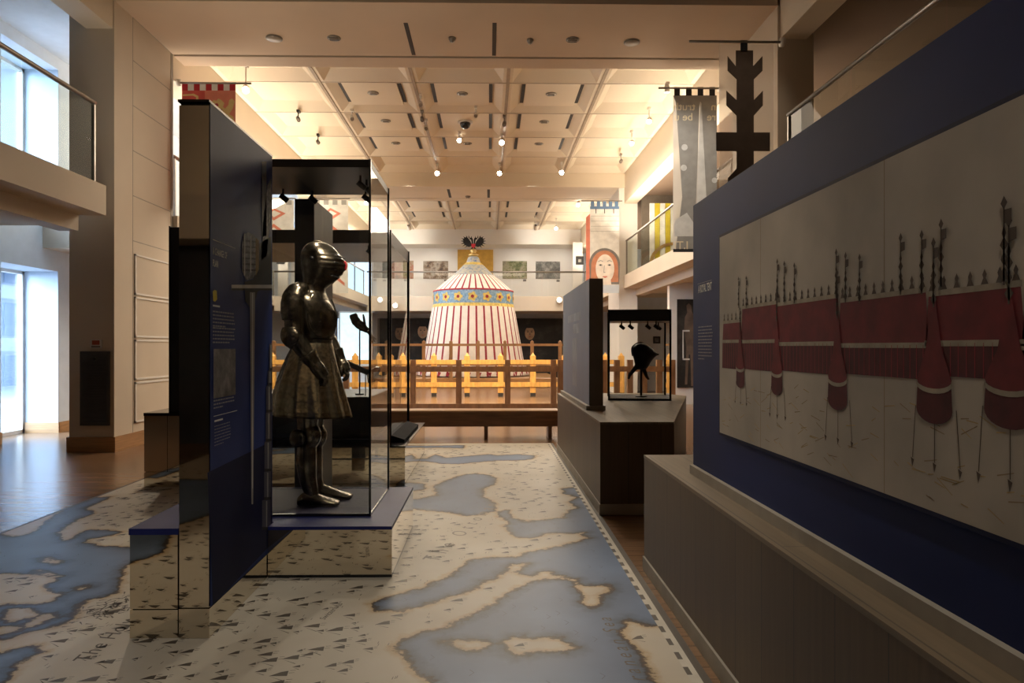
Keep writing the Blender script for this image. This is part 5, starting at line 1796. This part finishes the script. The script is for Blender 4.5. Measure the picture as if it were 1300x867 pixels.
# white banners with red chevrons on the left, seen through the armour case
for lab, D5, xa, xb in (('white banner with red chevrons seen above the helmet through the case', 20.2, 397, 442), ('white banner with red chevrons partly hidden behind the navy title board', 16.0, 322, 373)):
    g = lambda x, y, k=0: (lambda q: (q.x, D5 - 0.002 * k, q.z))(atD(xa + (xb - xa) * x, y, D5))
    z0 = atD(400, 252, D5).z
    t = thing('hanging_banner', lab, 'banner', (g(.5, 250)[0], D5, z0))
    banner_pole(t, XL, g(1.05, 250)[0], D5, z0, None)
    b = MB()
    b.quad(g(0, 254), g(1, 254), g(1, 372), g(0, 372), 0)
    for k in range(4):
        b.poly([g(.06 + k * .25, 254, 1), g(.2 + k * .25, 254, 1), g(.2 + k * .25, 260, 1), g(.06 + k * .25, 260, 1)], 2)
    for yc in (290, 320, 350):
        b.poly([g(.1, yc + 9, 1), g(.5, yc - 6, 1), g(.9, yc + 9, 1), g(.9, yc + 13, 1), g(.5, yc - 1.5, 1), g(.1, yc + 13, 1)], 1)
    b.poly([g(.3, 271, 1), g(.5, 264, 1), g(.8, 271, 1), g(.5, 280, 1)], 1)
    b.poly([g(.42, 271, 2), g(.5, 267, 2), g(.68, 271, 2), g(.5, 276, 2)], 0)
    b.build('cloth', ['cloth_white', 'cloth_salmon', 'print_midgrey'], t)
# red banner on the left gallery
D6 = 24.0
a, c = atD(418, 327, D6), atD(441, 371, D6)
t = thing('hanging_banner', 'plain red hanging cloth on the left gallery behind the visor', 'banner', (a.x, D6, c.z))
MB().quad((a.x, D6, c.z), (c.x, D6, c.z), (c.x, D6, a.z), (a.x, D6, a.z)).build('cloth', 'cloth_salmon', t)
MB().cyl((a.x - 0.1, D6, a.z), (c.x + 0.1, D6, a.z), 0.02, 8).build('pole', 'fixture_grey', t)
# pale lightbox: added glowing panel imitating daylight of the end window
a, c = atD(432, 397, 23), atD(470, 456, 23)
t = thing('window_glow', 'glowing pale blue screen added for end window daylight, seen through the cases', 'backdrop', ((a.x + c.x) / 2, 23, 0))
MB().box((a.x - 0.05, 23.0, 0.0), (c.x + 0.05, 23.12, a.z + 0.05)).build('surround', 'daylit_wall', t)
MB().quad((a.x, 22.995, 0.9), (c.x, 22.995, 0.9), (c.x, 22.995, a.z), (a.x, 22.995, a.z)).build('backdrop', 'window_glow', t)

# ---- right: figure poster, upper gallery exhibit, little picture
a, c = atD(853, 380, 17.09), atD(890, 492, 17.09)
t = thing('tall_poster', 'tall dark poster of a pale figure on the white wall beside the navy board', 'poster', ((a.x + c.x) / 2, 17.09, c.z))
a = atD(859.5, 380, 17.09)
MB().box((a.x, 17.06, c.z), (c.x, 17.095, a.z)).build('panel', 'tapestry_black', t)
b = MB()
q = lambda x, y, k=0: (lambda p: (p.x, 17.059 - 0.002 * k, p.z))(atD(x, y, 17.09))
b.poly([q(x, y) for x, y in [(871, 388), (874, 385), (877, 388), (878, 396), (881, 402), (882, 420), (880, 440), (881, 490), (877, 490), (876, 450), (874, 450), (872, 488), (869, 488), (871, 440), (868, 418), (869, 403), (872, 397)]], 0)
for pts in ([(866, 419), (875, 419), (875, 421), (866, 421)], [(866, 455), (875, 455), (875, 457), (866, 457)], [(866, 419), (867.4, 419), (867.4, 457), (866, 457)], [(880.5, 419), (882, 419), (882, 457), (880.5, 457)]):
    b.poly([q(x, y, 1) for x, y in pts], 1)
mat('poster_figure', (0.14, 0.10, 0.075), 0.7, var=.25, scale=3)
b.build('printed_figure', ['poster_figure', 'print_white'], t)
a, c = atD(829.5, 427, 22.25), atD(838.5, 436, 22.25)
t = thing('framed_picture', 'small dark framed picture on the grey wall behind the small glass case', 'picture', (a.x, 22.28, c.z))
MB().box((a.x, 22.26, c.z), (c.x, 22.295, a.z)).build('frame', 'print_black', t)
MB().box((a.x + .05, 22.255, c.z + .05), (c.x - .05, 22.2595, a.z - .05)).build('print', 'photo_grey', t)
t = thing('striped_exhibit', 'yellow and white striped arched exhibit on the right gallery', 'exhibit', (4.9, 19.5, SLAB))
b = MB()
qx0, qx1 = 4.45, 5.9
for k in range(10):
    xa = qx0 + (qx1 - qx0) * k / 10
    b.box((xa, 19.5, SLAB + 0.001), (xa + (qx1 - qx0) / 10 - 0.01, 19.53, SLAB + 1.9), 0 if k % 2 else 1)
b.build('striped_cloth', ['print_yellow', 'cloth_white'], t)
b = MB()
for k in range(14):
    a0, a1 = PI * k / 14, PI * (k + 1) / 14
    f = lambda r, a: (5.15 + r * math.cos(a), 19.46, SLAB + 0.25 + r * 0.8 * math.sin(a))
    b.quad(f(0.62, a0), f(0.72, a0), f(0.72, a1), f(0.62, a1))
b.build('arch', 'gold', t)
struct('wall_gallery_right', MB().box((4.4, 20.3, SLAB), (WR, 20.4, 5.75)), 'grey_brown', 'dark wall on the right gallery')

# ================================================================== CEILING FITTINGS
def disc_fitting(px, py, z, r, kind):
    p = atZ(px, py, z)
    if kind == 'downlight':
        t = thing('downlight', '', 'downlight', p, group='recessed downlights')
        MB().lathe([(r, -0.012), (r, 0.0)], p, 24).build('rim', 'fixture_grey', t)
        b = MB().lathe([(r * 0.82, -0.014), (r * 0.82, -0.0121)], p, 24, 0)
        for k in range(3):
            b.box((p.x - r * 0.7, p.y - r * 0.5 + k * r * 0.5 - 0.006, p.z - 0.02), (p.x + r * 0.7, p.y - r * 0.5 + k * r * 0.5 + 0.006, p.z - 0.0141), 1)
        b.build('grid', ['lamp_off', 'slot_black'], t)
    elif kind == 'disc':
        t = thing('ceiling_speaker', '', 'ceiling speaker', p)
        MB().lathe([(r, -0.02), (r, 0.0)], p, 28).build('cover', 'fixture_grey', t)
        MB().lathe([(r * 0.86, -0.026), (r * 0.86, -0.0201)], p, 28).build('grille', 'lamp_off', t)
    else:
        t = thing('smoke_detector', '', 'detector', p)
        MB().lathe([(r * 0.6, -0.06), (r, -0.02), (r, 0.0)], p, 18).build('body', 'fixture_grey', t)
        MB().lathe([(r * .25, -0.075), (r * .25, -0.0601)], p, 10).build('sensor', 'fixture_white', t)
    return t
disc_fitting(348, 48, ZS, 0.12, 'disc')['label'] = 'round grey ceiling speaker on the near soffit, above the red lion banner'
disc_fitting(802, 53, ZS, 0.12, 'disc')['label'] = 'round grey ceiling speaker on the near soffit, above the grey lettered banner'
disc_fitting(424, 48, ZS, 0.10, 'downlight')['label'] = 'recessed downlight on the near soffit next to the left-hand ceiling speaker'
disc_fitting(727, 50, ZS, 0.10, 'downlight')['label'] = 'recessed downlight on the near soffit next to the right-hand ceiling speaker'
disc_fitting(574, 48, ZS, 0.055, 'det')['label'] = 'small detector on the near soffit between the two black slots'
disc_fitting(673, 50, ZS, 0.05, 'det')['label'] = 'small detector on the near soffit right of the two black slots'
disc_fitting(594, 249, ZS, 0.08, 'det')['label'] = 'small dark detector on the far soffit over the tent'
rows_ = ['nearest', 'middle', 'farthest']
cols_ = ['left', 'centre', 'right']
tray_z = ZC + 0.06
for j in range(3):
    for i in range(3):
        x = XL + (i + 1.5) * CW
        y = 11.71 + (j + 1.42) * 1.738
        if (i, j) == (1, 1):
            continue
        p = Vector((x, y, tray_z))
        t = thing('downlight', 'recessed downlight in the %s row, %s coffer tray of the middle bay' % (rows_[j], cols_[i]), 'downlight', p, group='recessed downlights')
        MB().lathe([(0.11, -0.012), (0.11, 0.0)], p, 24).build('rim', 'fixture_grey', t)
        b = MB().lathe([(0.09, -0.014), (0.09, -0.0121)], p, 24, 0)
        for k in range(3):
            b.box((x - 0.07, y - 0.05 + k * 0.05 - 0.006, p.z - 0.02), (x + 0.07, y - 0.05 + k * 0.05 + 0.006, p.z - 0.0141), 1)
        b.build('grid', ['fixture_white', 'slot_black'], t)
p = Vector((XL + 2.5 * CW, 11.71 + 2.45 * 1.738, tray_z))
t = thing('dome_camera', 'black dome security camera in the centre coffer tray', 'camera', p)
MB().lathe([(0.17, -0.03), (0.17, 0.0)], p, 28).build('collar', 'fixture_white', t)
MB().lathe([(0.005, -0.16), (0.06, -0.15), (0.10, -0.115), (0.12, -0.06), (0.12, -0.0301)], p, 28).build('dome', 'black_gloss', t)


def spotlight(px, py, z_head, z_mount, aim, on=True, label='', col='fixture_white', scale=1.0, power=0, ang=50):
    p = atZ(px, py, z_head)
    t = thing('track_spotlight', label, 'spotlight', (p.x, p.y, z_mount))
    d = (Vector(aim) - p).normalized()
    L = 0.17 * scale
    r = (0.062 if on else 0.05) * scale
    MB().box((p.x - 0.03, p.y - 0.06, z_mount - 0.05), (p.x + 0.03, p.y + 0.06, z_mount)).build('adapter', col, t)
    b = MB().cyl((p.x, p.y, z_mount - 0.05), p - d * L * 0.5, 0.012, 8)
    b.build('arm', col, t)
    MB().lathe([(r * 0.6, -L), (r * 0.95, -L * 0.8), (r, 0.0), (r, 0.02)], p, 18, 0, True, False, d).build('housing', col, t)
    MB().lathe([(r * 0.9, 0.0), (r * 0.9, 0.006)], p, 18, 0, True, True, d).build('lens', 'lamp_on' if on else 'lamp_off', t)
    if power:
        spot('spot_lamp', p + d * 0.05, aim, power, ang)
    return t


def cylinder_aim(px, py, z, D, target):
    return target
CAMP = Vector((0, 0, EYE))
# bright spotlights shining down the hall (their glare faces the viewer)
for k, (px, py, lab) in enumerate(((555, 220, 'bright spotlight on the end of the track above the left post of the tent fence'), (634, 220, 'bright spotlight on the middle track directly over the tent'), (713, 219, 'bright spotlight on the far end of the right-hand track'))):
    spotlight(px, py, 6.12, ZC, (-0.8 + 0.8 * k, 9.0, 0.0), True, lab, power=0)
spotlight(637, 181, 6.2, ZC, (-0.5, 8.0, 0), True, 'bright spotlight higher along the middle ceiling track', power=0)
spotlight(312, 114, 5.95, 6.40, (-2.0, 5.0, 0.5), True, 'bright spotlight beside the red lion banner', power=0)
spotlight(734, 260, 5.9, ZS, (1.0, 12.0, 0), True, 'bright spotlight on the far soffit beside the painted face banner', power=0)
spotlight(706, 290, 6.0, 6.4, (0.5, 18.0, 0), True, 'bright spotlight in the far bay above the crowd photograph', power=0)
spotlight(824, 154, 6.1, ZC, (1.0, 8.0, 0), True, 'lit spotlight on the right side of the middle bay, nearer one', scale=0.8)
spotlight(802, 182, 6.1, ZC, (1.0, 9.0, 0), True, 'lit spotlight on the right side of the middle bay, further one', scale=0.8)
spotlight(465, 258, 6.0, 6.35, (-1.2, 6.0, 0.5), True, 'bright spotlight seen through the top of the armour case')
spotlight(478, 289, 6.0, 6.4, (-1, 10, 0), True, 'bright spotlight in the far bay seen through the case side', scale=.9)
for k, (px, py, lab) in enumerate(((520, 290, 'floodlight lighting the far bulkhead left of the tent'), (680, 290, 'floodlight lighting the far bulkhead right of the tent'))):
    spotlight(px, py, 5.9, 6.4, (0.2 + (-2.9 if k == 0 else 2.0), 31, 4.6), False, lab, col='fixture_white', scale=1.5)
for (px, py, on, col, lab) in ((379, 152, False, 'iron_black', 'black unlit spotlight in the left outer coffer, nearer one'), (404, 181, False, 'iron_black', 'black unlit spotlight in the left outer coffer, further one'),
                               (447, 151, False, 'fixture_white', 'white unlit spotlight beside the nearest left track'), (534, 133, False, 'fixture_white', 'white spotlight on the left-hand track, first along it'),
                               (536, 152, False, 'fixture_grey', 'grey spotlight on the left-hand track, second along it'), (541, 163, False, 'fixture_white', 'white spotlight on the left-hand track, third along it'),
                               (640, 158, False, 'fixture_grey', 'grey spotlight on the middle track'), (604, 147, False, 'fixture_white', 'white spotlight beside the dome camera'),
                               (583, 178, True, 'fixture_white', 'small lit spotlight behind the dome camera'), (788, 205, False, 'fixture_grey', 'small grey fitting by the far right corner of the middle bay')):
    spotlight(px, py, 6.2, ZC, (-0.6, 8.0, 0.5), on, lab, col=col, scale=0.85)
for (px, py, lab) in ((847, 111, 'small white spotlight clipped beside the grey lettered banner'),):
    spotlight(px, py + 5, 5.85, 6.0, (3.3, 12.5, 3), True, lab, scale=0.7)
# round lights under the far gallery
for px, py, lab in ((502, 388, 'round ceiling light under the far gallery, seen through the glass case'), (710, 381, 'round ceiling light at the right end of the far gallery edge')):
    q = atD(px, py, 28.9)
    t = thing('round_wall_light', lab, 'light', q)
    MB().lathe([(0.14, 0), (0.14, 0.04), (0.10, 0.06)], q, 20, 0, True, True, (0, -1, 0)).build('rim', 'fixture_white', t)
    MB().lathe([(0.12, 0.041), (0.09, 0.064)], q, 20, 0, True, True, (0, -1, 0)).build('diffuser', 'lamp_soft', t)

# ================================================================== LIGHT
w = bpy.data.worlds.new('sky')
S.world = w
w.use_nodes = True
bg = w.node_tree.nodes['Background']
sky = w.node_tree.nodes.new('ShaderNodeTexSky')
sky.sky_type = 'HOSEK_WILKIE'
sky.turbidity = 6
sky.sun_direction = (0.4, 0.6, 0.7)
mixn = w.node_tree.nodes.new('ShaderNodeMixRGB')
mixn.inputs['Fac'].default_value = 0.35
mixn.inputs['Color2'].default_value = (0.60, 0.76, 1.0, 1)
w.node_tree.links.new(sky.outputs[0], mixn.inputs['Color1'])
w.node_tree.links.new(mixn.outputs[0], bg.inputs['Color'])
bg.inputs['Strength'].default_value = 4.0
WARM = (1.0, 0.84, 0.64)
# daylight through the left windows
sl_ = bpy.data.lights.new('daylight', 'SUN')
sl_.energy = 45.0
sl_.angle = math.radians(70)
sl_.color = (0.62, 0.80, 1.0)
so_ = bpy.data.objects.new('daylight', sl_)
COL.objects.link(so_)
so_.rotation_euler = Vector((1, 0.75, -0.75)).to_track_quat('-Z', 'Y').to_euler()
# added area fill without fittings, for the middle and far bays
area('hall_fill', (-0.5, 16.0, 5.9), (0, 0, 0), 5.5, 600, WARM, 6.0)
area('hall_fill_far', (-3.7, 25.5, 5.9), (0, 0, 0), 1.2, 210, (1.0, 0.86, 0.7), 5.0)
area('hall_fill_far', (2.7, 25.5, 5.9), (0, 0, 0), 1.2, 210, (1.0, 0.86, 0.7), 5.0)
# added upward fill without fittings, to brighten the coffers
for x, ry in ((XL + 0.25, PI - 0.5), (XR - 0.25, PI + 0.5)):
    area('coffer_fill', (x, 16.0, 4.55), (0, ry, 0), 0.3, 200, WARM, 7.5)
    area('coffer_fill_far', (x, 26.0, 4.55), (0, ry, 0), 0.3, 150, (1.0, 0.86, 0.68), 6.0)
# wall washers on the far bulkhead
for x in (-3.4, 2.1):
    spot('bulkhead_wash', (x, 29.0, 5.7), (x, 30.4, 6.2), 45, 110, 0.8, (1.0, 0.9, 0.75))
for x in (-4.2, -2.3, 1.5, 3.2):
    spot('picture_wash', (x, 29.9, 5.68), (x, 31.5, 4.4), 36, 90, 0.8, (1.0, 0.93, 0.82))
# tent and fences
spot('tent_spot', (-2.5, 19.5, 6.1), (-0.6, 26.6, 2.4), 170, 45, 0.6, (1.0, 0.93, 0.86))
spot('tent_spot', (1.5, 19.5, 6.1), (-0.6, 26.6, 2.4), 170, 45, 0.6, (1.0, 0.93, 0.86))
for x in (-2.6, -0.5, 1.6):
    spot('fence_spot', (x, 15.0, 6.15), (x, 18.6, 0.3), 700, 62)
# gallery foreground
spot('map_spot', (0.4, 10.9, 5.95), (-0.1, 6.2, 0), 300, 62, 0.8, (1.0, 0.9, 0.76))
spot('map_spot', (-1.5, 9.0, 6.2), (-0.35, 3.0, 0), 460, 42, 0.5, (1.0, 0.9, 0.76))
spot('map_spot', (0.2, -1.2, 6.35), (-0.45, 2.6, 0), 420, 36, 0.5, (1.0, 0.9, 0.76), 0.03)
spot('map_spot', (-3.8, 9.2, 6.1), (-2.8, 5.2, 0), 260, 55, 0.7)
spot('case_spot', (-1.2, 5.0, 2.54), (-1.25, 4.92, 0.4), 20, 95, 0.7, WARM, 0.02)
spot('case_spot', (-0.86, 4.66, 2.5), (-1.28, 4.95, 0.95), 34, 70, 0.6, WARM, 0.02)
spot('board_fill', (-1.6, 3.0, 6.2), (1.1, 3.6, 1.8), 230, 36, 0.9)  # added lamp that keeps the far end of the navy board lighter
spot('banner_fill', (1.5, 10.6, 5.9), (3.4, 11.9, 4.0), 330, 60, 0.8, (1.0, 0.92, 0.8))  # added lamp to brighten the grey banner
spot('banner_fill', (2.9, 7.2, 6.3), (3.35, 9.33, 4.6), 40, 34, 0.9)  # added lamp to brighten the ragged staff banner
spot('rear_fill', (-1.0, -1.5, 6.0), (-1.0, -4.5, 4.5), 120, 120, 0.8)  # added lamp for the unseen balcony edge reflected in the mirror
spot('column_fill', (-1.0, 12.5, 5.8), (-5.0, 10.4, 3.0), 130, 70, 0.9, WARM, 0.2)  # added lamp to brighten the left column face
spot('soffit_fill', (-3.9, 8.0, 2.2), (-1.5, 10.4, 6.0), 170, 130, 0.9, WARM, 0.3)  # added lamp in open air, no fitting, to brighten the near soffit
